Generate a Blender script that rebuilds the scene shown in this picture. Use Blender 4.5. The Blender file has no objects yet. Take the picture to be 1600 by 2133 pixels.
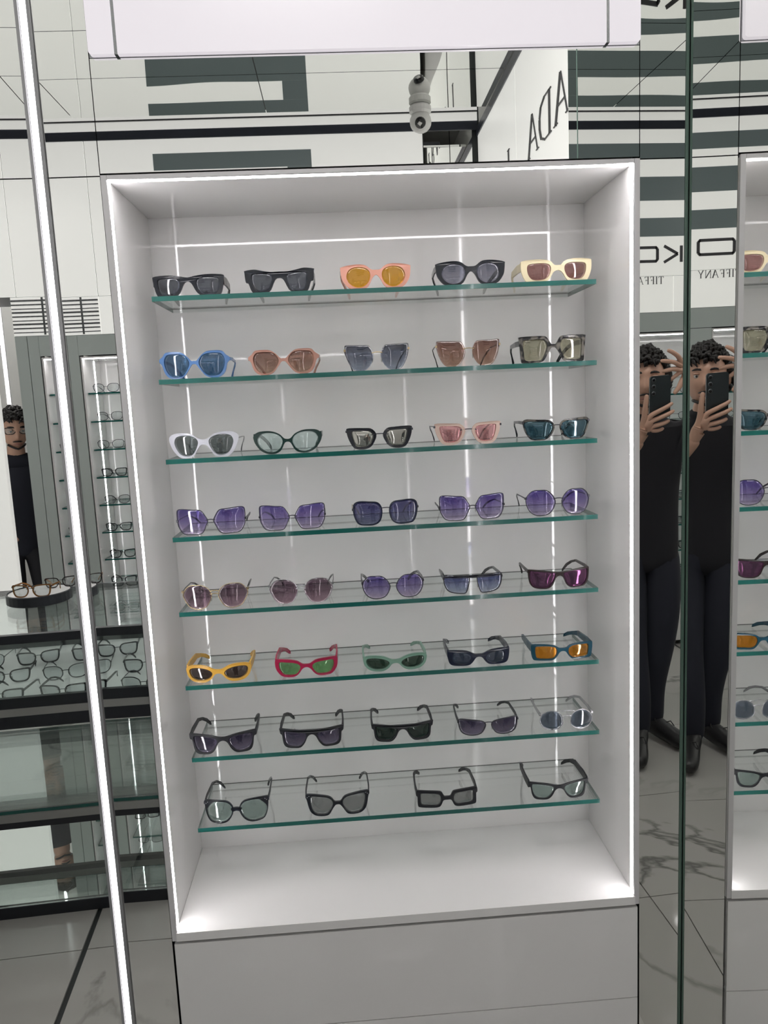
import bpy, bmesh, math, random
from mathutils import Vector, Matrix
from mathutils.geometry import tessellate_polygon
random.seed(7)
SC = bpy.context.scene
COL = SC.collection

# ------------------------------------------------------------------ camera
CAM = Vector((-0.084, -1.4296, 1.5))
CR = Vector((0.9973, -0.0570, -0.0465))      # camera right
CU = Vector((0.0541, 0.1404, 0.9886))        # camera up
CF = Vector((0.0498, 0.9884, -0.1431))       # camera forward
cam_data = bpy.data.cameras.new('camera')
cam = bpy.data.objects.new('camera', cam_data)
COL.objects.link(cam)
cam.matrix_world = Matrix(((CR.x, CU.x, -CF.x, CAM.x), (CR.y, CU.y, -CF.y, CAM.y), (CR.z, CU.z, -CF.z, CAM.z), (0, 0, 0, 1)))
cam_data.sensor_fit = 'HORIZONTAL'
cam_data.sensor_width = 36.0
cam_data.lens = 1603.0 / 1600.0 * 36.0
cam_data.clip_start = 0.02
SC.camera = cam

# ------------------------------------------------------------------ world, light, exposure
world = bpy.data.worlds.new('world')
SC.world = world
world.use_nodes = True
world.node_tree.nodes['Background'].inputs[0].default_value = (0.9, 0.95, 1.0, 1)
world.node_tree.nodes['Background'].inputs[1].default_value = 0.35
SC.view_settings.view_transform = 'Standard'
SC.view_settings.look = 'None'
SC.view_settings.gamma = 1.0
SC.view_settings.use_curve_mapping = False
SC.view_settings.exposure = 0.0
LED_POWER = 19.0          # radiance of the LED strips
FILL_POWER = 18.0       # radiance of the added fill light panels
BOX_POWER = 0.66          # radiance of the backlit panel over the cabinet
PANEL_POWER = 0.53        # radiance of the backlit brand panels, also put on door and mouldings
try:
    SC.cycles.max_bounces = 7
    SC.cycles.diffuse_bounces = 3
    SC.cycles.glossy_bounces = 5
    SC.cycles.transparent_max_bounces = 10
    SC.cycles.caustics_refractive = False
    SC.cycles.use_adaptive_sampling = True
    SC.cycles.adaptive_threshold = 0.15
    SC.cycles.use_light_tree = False
    SC.cycles.sample_clamp_indirect = 6.0
except Exception:
    pass

# ------------------------------------------------------------------ materials
MATS = {}
def bsdf(name, col, rough=0.5, metal=0.0, emit=None, power=0.0, ior=1.5, coat=0.0, alpha=1.0, trans=0.0):
    m = bpy.data.materials.new(name); m.use_nodes = True
    b = m.node_tree.nodes['Principled BSDF']
    b.inputs['Base Color'].default_value = (*col, 1)
    b.inputs['Roughness'].default_value = rough
    b.inputs['Metallic'].default_value = metal
    b.inputs['IOR'].default_value = ior
    b.inputs['Coat Weight'].default_value = coat
    b.inputs['Coat Roughness'].default_value = 0.03
    b.inputs['Transmission Weight'].default_value = trans
    if emit:
        b.inputs['Emission Color'].default_value = (*emit, 1)
        b.inputs['Emission Strength'].default_value = power
    if emit and power < 0.6: m.cycles.emission_sampling = 'NONE'
    MATS[name] = m
    return m
def mirror_mat(name, col, bump=0.0, scale=1.0):
    m = bpy.data.materials.new(name); m.use_nodes = True
    nt = m.node_tree; nt.nodes.clear()
    o = nt.nodes.new('ShaderNodeOutputMaterial'); g = nt.nodes.new('ShaderNodeBsdfGlossy')
    g.inputs['Color'].default_value = (*col, 1); g.inputs['Roughness'].default_value = 0.0
    nt.links.new(g.outputs[0], o.inputs[0])
    if bump:
        geo = nt.nodes.new('ShaderNodeNewGeometry'); n = nt.nodes.new('ShaderNodeTexNoise'); b = nt.nodes.new('ShaderNodeBump')
        n.inputs['Scale'].default_value = scale; n.inputs['Detail'].default_value = 0.0
        b.inputs['Strength'].default_value = 1.0; b.inputs['Distance'].default_value = bump
        nt.links.new(geo.outputs['Position'], n.inputs['Vector']); nt.links.new(n.outputs[0], b.inputs['Height']); nt.links.new(b.outputs[0], g.inputs['Normal'])
    MATS[name] = m
    return m
def sheet_mat(name, tint, refl=0.05, tint2=None, span=1.0, refl_col=(1, 1, 1), low=0.0, rough=0.0, body=0.08, rim=0.22):
    """tinted see-through sheet (lens or pane); tint2 is the colour at the bottom of a graded lens"""
    m = bpy.data.materials.new(name); m.use_nodes = True
    nt = m.node_tree; nt.nodes.clear()
    o = nt.nodes.new('ShaderNodeOutputMaterial'); t = nt.nodes.new('ShaderNodeBsdfTransparent'); g = nt.nodes.new('ShaderNodeBsdfGlossy')
    mix = nt.nodes.new('ShaderNodeMixShader'); lw = nt.nodes.new('ShaderNodeLayerWeight'); mr = nt.nodes.new('ShaderNodeMapRange')
    lw.inputs['Blend'].default_value = 0.35
    mr.inputs['To Min'].default_value = refl; mr.inputs['To Max'].default_value = min(1.0, refl + rim)
    t.inputs[0].default_value = (*tint, 1); g.inputs['Color'].default_value = (*refl_col, 1); g.inputs['Roughness'].default_value = rough
    nt.links.new(lw.outputs['Fresnel'], mr.inputs['Value']); nt.links.new(mr.outputs[0], mix.inputs[0])
    nt.links.new(t.outputs[0], mix.inputs[1]); nt.links.new(g.outputs[0], mix.inputs[2])
    if tint2:
        tc = nt.nodes.new('ShaderNodeTexCoord'); sp = nt.nodes.new('ShaderNodeSeparateXYZ'); r = nt.nodes.new('ShaderNodeMapRange'); c = nt.nodes.new('ShaderNodeMixRGB')
        r.inputs['From Min'].default_value = low; r.inputs['From Max'].default_value = span
        c.inputs[1].default_value = (*tint2, 1); c.inputs[2].default_value = (*tint, 1)
        nt.links.new(tc.outputs['Object'], sp.inputs[0]); nt.links.new(sp.outputs['Z'], r.inputs['Value']); nt.links.new(r.outputs[0], c.inputs[0]); nt.links.new(c.outputs[0], t.inputs[0])
    # a little body colour so that the sheet does not vanish in front of black
    d = nt.nodes.new('ShaderNodeBsdfDiffuse'); d.inputs[0].default_value = (tint[0] * 0.5, tint[1] * 0.5, tint[2] * 0.5, 1)
    mx2 = nt.nodes.new('ShaderNodeMixShader'); mx2.inputs[0].default_value = body
    nt.links.new(mix.outputs[0], mx2.inputs[1]); nt.links.new(d.outputs[0], mx2.inputs[2]); nt.links.new(mx2.outputs[0], o.inputs[0])
    MATS[name] = m
    return m

bsdf('white_gloss', (0.76, 0.75, 0.745), 0.03, coat=0.0)
bsdf('white_satin', (0.80, 0.79, 0.785), 0.30)
bsdf('wall_paint', (0.72, 0.72, 0.70), 0.6)
bsdf('dark_backing', (0.03, 0.035, 0.035), 0.6)
bsdf('aluminium', (0.60, 0.59, 0.60), 0.35, 0.15)
bsdf('chrome_dark', (0.35, 0.36, 0.37), 0.25, 0.9)
bsdf('led', (1, 1, 1), 0.4, emit=(1.0, 0.965, 0.975), power=LED_POWER)
bsdf('rail_grey', (0.30, 0.30, 0.31), 0.3, 0.3)
bsdf('led_soft', (1, 1, 1), 0.4, emit=(1.0, 0.97, 0.98), power=4.0)
bsdf('light_box', (0.2, 0.2, 0.2), 0.25, emit=(1.0, 0.935, 0.995), power=BOX_POWER)
bsdf('brand_panel', (0.62, 0.62, 0.60), 0.35, emit=(1.0, 0.99, 0.955), power=PANEL_POWER)
bsdf('fill_light', (1, 1, 1), 0.5, emit=(1.0, 0.97, 0.95), power=FILL_POWER)
bsdf('logo_black', (0.10, 0.125, 0.125), 0.3, emit=(0.82, 1.0, 1.0), power=0.055)
bsdf('bar_blue_black', (0.05, 0.056, 0.075), 0.35)
bsdf('glass_joint', (0.28, 0.42, 0.36), 0.15)
bsdf('painted_glass', (0.50, 0.55, 0.53), 0.06)
bsdf('letter_grey', (0.06, 0.06, 0.065), 0.4)
bsdf('trim_black', (0.016, 0.018, 0.024), 0.35)
bsdf('counter_grey', (0.30, 0.30, 0.29), 0.4)
bsdf('glass_edge', (0.012, 0.098, 0.084), 0.12, emit=None, coat=0.3)
bsdf('glass_edge_dark', (0.09, 0.145, 0.12), 0.12)
bsdf('shelf_back_edge', (0.03, 0.035, 0.03), 0.3)
bsdf('camera_white', (0.80, 0.79, 0.77), 0.4)
mirror_mat('mirror', (0.90, 0.905, 0.89))
mirror_mat('mirror_ceiling', (0.88, 0.89, 0.87), bump=0.0035, scale=2.2)
mirror_mat('mirror_green', (0.42, 0.50, 0.47))
sheet_mat('shelf_glass', (0.975, 0.992, 0.986), 0.02, body=0.008, rim=0.5)
sheet_mat('counter_glass', (0.93, 0.97, 0.96), 0.04, body=0.03, rim=0.5)
sheet_mat('tower_glass', (0.50, 0.60, 0.56), 0.10)
bsdf('skin', (0.52, 0.31, 0.225), 0.5)
bsdf('hair', (0.012, 0.010, 0.010), 0.55)
bsdf('black_cloth', (0.012, 0.012, 0.016), 0.85)
bsdf('navy_cloth', (0.012, 0.014, 0.024), 0.85)
bsdf('shoe_black', (0.012, 0.012, 0.013), 0.4)
bsdf('eye_white', (0.5, 0.48, 0.45), 0.2)
bsdf('lip', (0.30, 0.12, 0.10), 0.5)
bsdf('phone_body', (0.007, 0.014, 0.017), 0.3)
bsdf('phone_lens', (0.004, 0.004, 0.006), 0.05)
bsdf('lens_ring', (0.10, 0.11, 0.12), 0.3, 0.6)

def marble():
    m = bpy.data.materials.new('marble'); m.use_nodes = True
    nt = m.node_tree; b = nt.nodes['Principled BSDF']
    b.inputs['Roughness'].default_value = 0.06
    geo = nt.nodes.new('ShaderNodeNewGeometry'); oi = nt.nodes.new('ShaderNodeObjectInfo')
    add = nt.nodes.new('ShaderNodeVectorMath'); add.operation = 'ADD'
    sc = nt.nodes.new('ShaderNodeVectorMath'); sc.operation = 'SCALE'; sc.inputs['Scale'].default_value = 9.0
    cmb = nt.nodes.new('ShaderNodeCombineXYZ')
    nt.links.new(oi.outputs['Random'], cmb.inputs[0]); nt.links.new(oi.outputs['Random'], cmb.inputs[1]); nt.links.new(cmb.outputs[0], sc.inputs[0])
    nt.links.new(geo.outputs['Position'], add.inputs[0]); nt.links.new(sc.outputs[0], add.inputs[1])
    n = nt.nodes.new('ShaderNodeTexNoise'); n.inputs['Scale'].default_value = 1.7; n.inputs['Detail'].default_value = 7; n.inputs['Distortion'].default_value = 0.6
    nt.links.new(add.outputs[0], n.inputs['Vector'])
    r = nt.nodes.new('ShaderNodeValToRGB'); e = r.color_ramp.elements
    e[0].position = 0.482; e[0].color = (0.43, 0.42, 0.40, 1); e[1].position = 0.518; e[1].color = (0.43, 0.42, 0.40, 1)
    k = r.color_ramp.elements.new(0.499); k.color = (0.16, 0.16, 0.15, 1)
    n2 = nt.nodes.new('ShaderNodeTexNoise'); n2.inputs['Scale'].default_value = 0.9; n2.inputs['Detail'].default_value = 2
    nt.links.new(add.outputs[0], n2.inputs['Vector'])
    r2 = nt.nodes.new('ShaderNodeValToRGB'); r2.color_ramp.elements[0].position = 0.45; r2.color_ramp.elements[1].position = 0.6
    mx = nt.nodes.new('ShaderNodeMixRGB'); mx.inputs[1].default_value = (0.41, 0.40, 0.38, 1)
    nt.links.new(n.outputs[0], r.inputs[0]); nt.links.new(n2.outputs[0], r2.inputs[0])
    nt.links.new(r2.outputs[0], mx.inputs[0]); nt.links.new(r.outputs[0], mx.inputs[2]); nt.links.new(mx.outputs[0], b.inputs['Base Color'])
    MATS['marble'] = m
marble()

# ------------------------------------------------------------------ builders
class MB:
    """collects shapes in world coordinates; build() links them as one mesh object"""
    def __init__(s): s.v = []; s.f = []; s.m = []; s.slot = 0; s.sm = []
    def add(s, vs, fs, smooth=False):
        o = len(s.v); s.v += [tuple(p) for p in vs]
        for f in fs: s.f.append(tuple(o + i for i in f)); s.m.append(s.slot); s.sm.append(smooth)
        return s
    def box(s, x0, x1, y0, y1, z0, z1):
        v = [(x, y, z) for x in (x0, x1) for y in (y0, y1) for z in (z0, z1)]
        return s.add(v, [(0, 1, 3, 2), (4, 6, 7, 5), (0, 4, 5, 1), (2, 3, 7, 6), (0, 2, 6, 4), (1, 5, 7, 3)])
    def prism(s, pts, d):
        """pts: 3D polygon (convex), d: extrusion vector"""
        n = len(pts); a = [Vector(p) for p in pts]; b = [p + Vector(d) for p in a]
        return s.add(a + b, [tuple(range(n))[::-1], tuple(range(n, 2 * n))] + [(i, (i + 1) % n, n + (i + 1) % n, n + i) for i in range(n)])
    def tube(s, path, rad, n=8, closed=False, cap=True):
        path = [Vector(p) for p in path]; L = len(path)
        rad = rad if hasattr(rad, '__len__') else [rad] * L
        vs = []; up = None
        for i, p in enumerate(path):
            if closed: t = path[(i + 1) % L] - path[i - 1]
            else: t = path[min(i + 1, L - 1)] - path[max(i - 1, 0)]
            t.normalize()
            if up is None: up = Vector((0, 0, 1)) if abs(t.z) < 0.9 else Vector((1, 0, 0))
            a = t.cross(up); 
            if a.length < 1e-6: a = t.orthogonal()
            a.normalize(); b = a.cross(t).normalized(); up = b
            for k in range(n):
                q = 2 * math.pi * k / n; vs.append(p + rad[i] * (math.cos(q) * a + math.sin(q) * b))
        fs = []
        for i in range(L if closed else L - 1):
            j = (i + 1) % L
            for k in range(n): fs.append((i * n + k, i * n + (k + 1) % n, j * n + (k + 1) % n, j * n + k))
        if cap and not closed: fs += [tuple(range(n))[::-1], tuple(range((L - 1) * n, L * n))]
        return s.add(vs, fs, True)
    def lathe(s, prof, c, n=24, axis='z'):
        vs = []; L = len(prof)
        for r, z in prof:
            for k in range(n):
                q = 2 * math.pi * k / n; vs.append((c[0] + r * math.cos(q), c[1] + r * math.sin(q), c[2] + z))
        fs = [(i * n + k, i * n + (k + 1) % n, (i + 1) * n + (k + 1) % n, (i + 1) * n + k) for i in range(L - 1) for k in range(n)]
        fs += [tuple(range(n))[::-1], tuple(range((L - 1) * n, L * n))]
        return s.add(vs, fs, False)
    def ball(s, c, r, n=12, m=8):
        r = r if hasattr(r, '__len__') else (r, r, r); vs = []; fs = []
        for i in range(m + 1):
            th = math.pi * i / m
            for k in range(n):
                q = 2 * math.pi * k / n
                vs.append((c[0] + r[0] * math.sin(th) * math.cos(q), c[1] + r[1] * math.sin(th) * math.sin(q), c[2] + r[2] * math.cos(th)))
        for i in range(m):
            for k in range(n): fs.append((i * n + k, (i + 1) * n + k, (i + 1) * n + (k + 1) % n, i * n + (k + 1) % n))
        return s.add(vs, fs, True)
    def mesh(s, name, mats, off=(0, 0, 0)):
        me = bpy.data.meshes.new(name)
        ox, oy, oz = off
        me.from_pydata([(x - ox, y - oy, z - oz) for x, y, z in s.v], [], s.f)
        for m in (mats if isinstance(mats, (list, tuple)) else [mats]): me.materials.append(MATS[m])
        me.polygons.foreach_set('material_index', s.m); me.polygons.foreach_set('use_smooth', s.sm)
        me.update()
        return me
    def build(s, name, mats, parent=None, off=None):
        """parent: the thing or part this mesh belongs to (its world location is subtracted)"""
        off = Vector(off) if off is not None else (WLOC.get(parent.name, Vector((0, 0, 0))) if parent else Vector((0, 0, 0)))
        o = bpy.data.objects.new(name, s.mesh(name, mats, off)); COL.objects.link(o)
        if parent: o.parent = parent
        WLOC[o.name] = Vector(off)
        if not parent: o.location = off
        return o
WLOC = {}
def thing(name, label, cat, loc=(0, 0, 0), group=None, rotz=0.0):
    o = bpy.data.objects.new(name, None); COL.objects.link(o); o.location = loc; o.rotation_euler = (0, 0, rotz)
    o.empty_display_size = 0.05
    o['label'] = label; o['category'] = cat
    if group: o['group'] = group
    WLOC[o.name] = Vector(loc)
    return o
def tag(o, label, cat, group=None):
    o['label'] = label; o['category'] = cat
    if group: o['group'] = group
    return o
def struct(o, label=None, cat=None):
    o['kind'] = 'structure'
    if label: o['label'] = label; o['category'] = cat
    return o
def box_thing(name, mats, b, label, cat, group=None):
    c = ((b[0] + b[1]) / 2, (b[2] + b[3]) / 2, b[4])
    o = MB().box(*b).build(name, mats, None, c)
    return tag(o, label, cat, group)
def smooth_loop(pts, n=4):
    L = len(pts); out = []
    for i in range(L):
        p0, p1, p2, p3 = pts[i - 1], pts[i], pts[(i + 1) % L], pts[(i + 2) % L]
        for k in range(n):
            t = k / n
            out.append(tuple(0.5 * (2 * p1[j] + (p2[j] - p0[j]) * t + (2 * p0[j] - 5 * p1[j] + 4 * p2[j] - p3[j]) * t * t + (3 * p1[j] - p0[j] - 3 * p2[j] + p3[j]) * t ** 3) for j in (0, 1)))
    return out

# ------------------------------------------------------------------ measures of the place
ZC = 2.87            # mirrored ceiling
ZM = 1.9075          # joint of the mirror panels and top edge of the cabinet
HW = 0.467           # half the niche
OUT = 0.4765         # outer half of the cabinet
ZT, ZB, DEP = 1.902, 0.469, 0.290
CX = 0.567           # corner with the side mirror
ES = math.radians(1.8)
HX = -0.592          # hinge of the turned mirror on the left
YO = -2.75           # opposite wall
XR = 0.70            # right wall
SHELF_Y, SHELF_HW = 0.0993, 0.430
SHELF_Z = [1.7159, 1.5598, 1.4051, 1.2497, 1.0963, 0.9412, 0.7850, 0.6283]

# ------------------------------------------------------------------ structure
fl = struct(MB().box(-3.2, 0.95, -4.3, 0.4, -0.06, -0.006).build('floor', 'dark_backing'))
tile_me = {}
xs = [0.335 - 1.185 * i for i in range(-1, 4)]
ys = [-0.62 + 0.555 * i for i in range(1, -7, -1)]
for i, x1 in enumerate(xs):
    for y1 in ys:
        x0 = x1 - 1.185; xx1 = min(x1, 0.95); y0 = y1 - 0.555
        if xx1 - x0 < 0.1 or x0 < -3.3: continue
        g = 0.008 if abs(x1 + 0.85) < 0.01 else 0.0015
        t = MB().box(x0 + (0.008 if abs(x0 + 0.85) < 0.01 else 0.0015), xx1 - g, y0 + 0.0015, y1 - 0.0015, -0.006, 0.0).build('floor_tile', 'marble', fl)
ce = struct(MB().box(-3.2, 0.95, -4.3, 0.4, 3.06, 3.10).build('ceiling', 'wall_paint'))
for x1 in (0.545, -0.355, -1.255, -2.155):
    for k, (y0, y1) in enumerate(((-0.66, -0.005), (-1.20, -0.66), (-1.62, -1.20), (-2.03, -1.62), (-2.46, -2.03))):
        MB().box(max(x1 - 0.9, -3.0) + 0.002, (0.693 if (x1 > 0.5 and y1 < -0.6) else x1) - 0.002, y0 + 0.002, y1 - 0.002, ZC, ZC + 0.012).build('ceiling_panel', 'mirror_ceiling', ce)
MB().box(-3.0, 0.545, -2.46, -0.005, ZC + 0.013, ZC + 0.03).build('ceiling_panel_backing', 'trim_black', ce)
# front wall: backing behind mirrors, with the recess for the cabinet
w = MB().box(-3.2, -OUT - 0.001, 0.012, 0.40, 0, 3.06).box(OUT + 0.001, 0.95, 0.012, 0.40, 0, 3.06).box(-OUT - 0.001, OUT + 0.001, 0.012, 0.40, ZM + 0.004, 3.06).box(-OUT - 0.001, OUT + 0.001, 0.345, 0.40, 0, ZM + 0.004)
struct(w.build('wall_front', 'dark_backing'))
# right wall (behind the side mirror), with lit brand panels high up
struct(MB().box(XR + 0.012, 0.95, -4.3, 0.012, 0, 3.06).build('wall_right', 'wall_paint'))
struct(MB().box(-3.2, -3.05, -4.3, 0.012, 0, 3.06).build('wall_left', 'wall_paint'))
struct(MB().box(-3.05, XR + 0.012, -4.3, -4.2, 0, 3.06).build('wall_rear', 'wall_paint'))
# opposite wall: pieces around its two cabinets and the doorway on the left
w = MB().box(-1.43, XR + 0.012, YO - 0.40, YO - 0.35, 0, 3.06)
w.box(-3.05, XR + 0.012, YO - 0.35, YO - 0.012, 2.105, 3.06)
w.box(-1.545, -1.425, YO - 0.06, YO - 0.012, 0, 2.105).box(-0.615, -0.455, YO - 0.35, YO - 0.012, 0, 2.105).box(0.345, XR + 0.012, YO - 0.35, YO - 0.012, 0, 2.105)
w.box(-1.425, -0.615, YO - 0.35, YO - 0.012, 1.81, 2.105).box(-0.455, 0.345, YO - 0.35, YO - 0.012, 1.81, 2.105)
struct(w.build('wall_opposite', 'dark_backing'))
struct(MB().box(-3.05, -1.66, YO - 0.04, YO, 0, 2.10).build('door_1', 'brand_panel'))  # plain white door, a glow of its own put in
# black cove bars under the ceiling
b = struct(MB().box(-3.05, XR, YO - 0.011, YO + 0.006, 2.862, 2.904).build('trim_1', 'bar_blue_black'))
struct(MB().box(XR - 0.006, XR + 0.011, YO + 0.006, -0.66, 2.826, 2.866).build('trim_2', 'bar_blue_black'))
struct(MB().box(-3.05, XR, YO - 0.011, YO + 0.02, 2.945, 2.95).build('trim_3', 'trim_black'))
struct(MB().box(-3.05, XR, YO - 0.011, YO + 0.010, 2.905, 2.9445).build('trim_4', 'brand_panel'))  # white moulding, no lamp; glow put into its material to keep it bright
struct(MB().box(-3.05, XR, YO - 0.011, YO + 0.016, 2.9505, 3.055).build('trim_5', 'brand_panel'))  # upper moulding, glowing the same way in place of light on it

# ------------------------------------------------------------------ main display cabinet
cab = thing('display_cabinet', 'tall white glossy wall cabinet with light-edged niche holding eight glass shelves', 'cabinet', (0, 0, 0))
MB().box(-OUT, OUT, DEP, DEP + 0.02, 0.0, ZM).build('back_panel', 'white_gloss', cab)
for sgn in (-1, 1):
    a, b = sorted((sgn * HW, sgn * OUT))
    MB().box(a, b, 0.0008, DEP - 0.0005, ZB - 0.018, ZM - 0.004).build('side_panel', 'white_gloss', cab)
    e0, e1 = sorted((sgn * (HW - 0.0015), sgn * (OUT - 0.001)))
    MB().box(e0, e1, -0.006, 0.0005, ZB - 0.018, ZM).build('edge_profile', 'aluminium', cab)
    x0, x1 = sorted((sgn * (HW - 0.0012), sgn * (HW - 0.0001)))
    MB().box(x0, x1, 0.0008, 0.017, ZB + 0.001, ZT - 0.001).build('led_strip', 'led', cab)
MB().box(-HW + 0.0005, HW - 0.0005, 0.0008, DEP - 0.0005, ZT, ZM - 0.0035).build('top_panel', 'white_gloss', cab)
MB().box(-HW + 0.002, HW - 0.002, -0.006, 0.0005, ZT - 0.0015, ZM).build('edge_profile', 'aluminium', cab)
MB().box(-HW + 0.002, HW - 0.002, 0.0008, 0.017, ZT - 0.0012, ZT - 0.0001).build('led_strip', 'led', cab)
MB().box(-HW + 0.0005, HW - 0.0005, -0.008, DEP - 0.0005, ZB - 0.018, ZB).build('bottom_panel', 'white_gloss', cab)
MB().box(-0.4735, 0.4735, 0.012, DEP - 0.0005, 0.0, ZB - 0.0185).build('carcass', 'dark_backing', cab)
for z0, z1 in ((0.2375, 0.443), (0.03, 0.2355)):
    MB().box(-0.4725, 0.4725, -0.005, 0.0115, z0, z1).build('drawer_front', 'white_gloss', cab)
SHELF_WORD = ['top', 'second', 'third', 'fourth', 'fifth', 'sixth', 'seventh', 'bottom']
for i, z in enumerate(SHELF_Z):
    m = MB(); x0, x1, y0, y1, z0, z1 = -SHELF_HW, SHELF_HW, SHELF_Y, DEP - 0.0005, z - 0.0092, z
    v = [(x, y, zz) for x in (x0, x1) for y in (y0, y1) for zz in (z0, z1)]
    m.add(v, [(0, 2, 6, 4), (1, 5, 7, 3)])
    m.slot = 1; m.f.append((0, 4, 5, 1)); m.m.append(1); m.sm.append(False)
    m.f.append((0, 1, 3, 2)); m.m.append(1); m.sm.append(False); m.f.append((4, 6, 7, 5)); m.m.append(1); m.sm.append(False)
    m.f.append((2, 3, 7, 6)); m.m.append(0); m.sm.append(False)
    m.slot = 2; m.add([(x0, y1 + 0.0002, z1 - 0.0022), (x1, y1 + 0.0002, z1 - 0.0022), (x1, y1 + 0.0002, z1), (x0, y1 + 0.0002, z1)], [(0, 1, 2, 3)])
    o = m.build('glass_shelf', ['shelf_glass', 'glass_edge', 'shelf_back_edge'], None, (0, 0.2, z - 0.0092))
    tag(o, 'green-edged glass shelf, %s of the eight in the white cabinet' % SHELF_WORD[i], 'shelf', 'glass shelves in the cabinet')

# ------------------------------------------------------------------ mirrors on the front wall
def mirror_box(name, b, label, mat='mirror', group='wall mirrors'):
    m = MB().box(*b); o = m.build(name, [mat], None, ((b[0] + b[1]) / 2, (b[2] + b[3]) / 2, b[4]))
    return tag(o, label, 'mirror', group)
mirror_box('mirror_panel', (OUT + 0.0015, CX - 0.0065, 0.0, 0.0115, 0.0, ZM - 0.001), 'tall narrow mirror panel right of the cabinet, reflecting the man')
mirror_box('mirror_panel', (OUT + 0.0015, CX - 0.0065, 0.0, 0.0115, ZM + 0.001, ZC), 'upper mirror panel right of the backlit panel, reflecting black stripes')
mirror_box('mirror_panel', (-0.565, -OUT - 0.0015, 0.0, 0.0115, 0.0, ZM - 0.001), 'tall narrow mirror panel between the cabinet and the vertical light strip')
mirror_box('mirror_panel', (-0.565, -OUT - 0.0015, 0.0, 0.0115, ZM + 0.001, ZC), 'upper mirror panel between the vertical light strip and the backlit panel')
mirror_box('mirror_panel', (-OUT, OUT, 0.0, 0.0115, ZM + 0.0045, 2.0975), 'wide low mirror band between cabinet top and backlit panel')
# the slightly turned mirror left of the light strip
def turned_mirror(z0, z1, label):
    m = MB(); e2 = math.radians(1.85); L = 0.85
    p = [(HX, 0.0), (HX - L * math.cos(e2), -L * math.sin(e2)), (HX - L * math.cos(e2), 0.0115), (HX, 0.0115)]
    m.prism([(x, y, z0) for x, y in p], (0, 0, z1 - z0))
    tag(m.build('mirror_panel', 'mirror', None, (HX - L / 2, 0, z0)), label, 'mirror', 'wall mirrors')
turned_mirror(0.0, ZM - 0.001, 'wide mirror at the far left, reflecting counter and shop assistant')
turned_mirror(ZM + 0.001, ZC, 'upper mirror at the far left, above the joint')
# side mirror on the right, meeting the front wall a little under a right angle
def side_mirror(t0, t1, label):
    d = Vector((-math.sin(ES), -math.cos(ES), 0)); n = Vector((math.cos(ES), -math.sin(ES), 0)); c = Vector((CX, 0, 0))
    p = [c + d * t0, c + d * t1, c + d * t1 + n * 0.006, c + d * t0 + n * 0.006]
    m = MB().prism([(q.x, q.y, 0.0) for q in p], (0, 0, ZC))
    tag(m.build('mirror_panel', 'mirror', None, (p[0] + p[1]) / 2), label, 'mirror', 'wall mirrors')
side_mirror(0.006, 0.585, 'large side mirror at the right, reflecting the cabinet edge-on')
tag(MB().prism([(CX - math.sin(ES) * 0.5855 - 0.001, -0.5855, 0), (CX - math.sin(ES) * 0.5885 - 0.001, -0.5885, 0), (CX + 0.004, -0.5885, 0), (CX + 0.004, -0.5855, 0)], (0, 0, ZC)).build('glass_joint', 'glass_joint', None, (CX, -0.587, 0)), 'thin pale green joint between the two panes of the side mirror', 'glass edge')
side_mirror(0.589, 0.655, 'narrow end strip of the side mirror at the right')
tag(MB().box(CX - 0.0060, CX - 0.0005, -0.002, 0.006, 0, ZC).build('corner_glass_edge', 'glass_edge_dark', None, (CX - 0.006, 0, 0)), 'dark green polished glass edge in the mirror corner', 'glass edge')
st = thing('mirror_partition', 'narrow partition carrying the side mirror on the right', 'partition', (0.60, -0.33, 0))
MB().prism([(CX + 0.0075, 0.0, 0), (CX - 0.0131, -0.655, 0), (0.64, -0.655, 0), (0.64, 0.0, 0)], (0, 0, ZC)).build('partition_body', 'wall_paint', st)
# vertical LED profile at the left
lp = thing('light_profile', 'full-height vertical white light strip left of the cabinet', 'light strip', (-0.578, 0, 0))
MB().box(-0.5835, -0.5735, -0.004, 0.0, 0, ZC).build('diffuser', 'led_soft', lp)
MB().box(-0.5910, -0.5855, -0.006, 0.0112, 0, ZC).build('rail', 'rail_grey', lp)
MB().box(-0.5715, -0.5660, -0.006, 0.0112, 0, ZC).build('rail', 'rail_grey', lp)
MB().box(-0.5840, -0.5730, 0.0005, 0.0112, 0, ZC).build('back_plate', 'chrome_dark', lp)
# backlit panel over the cabinet
lb = thing('backlit_panel', 'large blank backlit white panel above the mirror band', 'light panel', (0, 0, 2.0985))
def rounded(x0, x1, z0, z1, rl, rr):
    pts = []
    for cx_, r, a0 in ((x0 + rl, rl, math.pi), (x1 - rr, rr, 1.5 * math.pi)):
        for k in range(5):
            a = a0 + k * math.pi / 8; pts.append((cx_ + r * math.cos(a), z0 + max(rl, rr) + r * math.sin(a) if r > 0.001 else z0))
    return pts + [(x1, z1), (x0, z1)]
def lit(name, x0, x1, rl, rr):
    pts = rounded(x0, x1, 2.0995, ZC - 0.002, rl, rr)
    MB().prism([(x, -0.012, z) for x, z in pts][::-1], (0, 0.02, 0)).build(name, 'light_box', lb)
lit('side_strip', -0.4745, -0.4320, 0.006, 0.0005); lit('centre_pane', -0.4260, 0.4140, 0.0005, 0.0005); lit('side_strip', 0.4200, 0.4745, 0.0005, 0.006)
MB().box(-0.4765, 0.4765, 0.0, 0.0115, 2.0985, ZC).build('back_frame', 'chrome_dark', lb)
for x in (-0.4318, 0.4142): MB().box(x, x + 0.0056, -0.010, -0.0002, 2.0995, ZC).build('seam', 'chrome_dark', lb)
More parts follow.
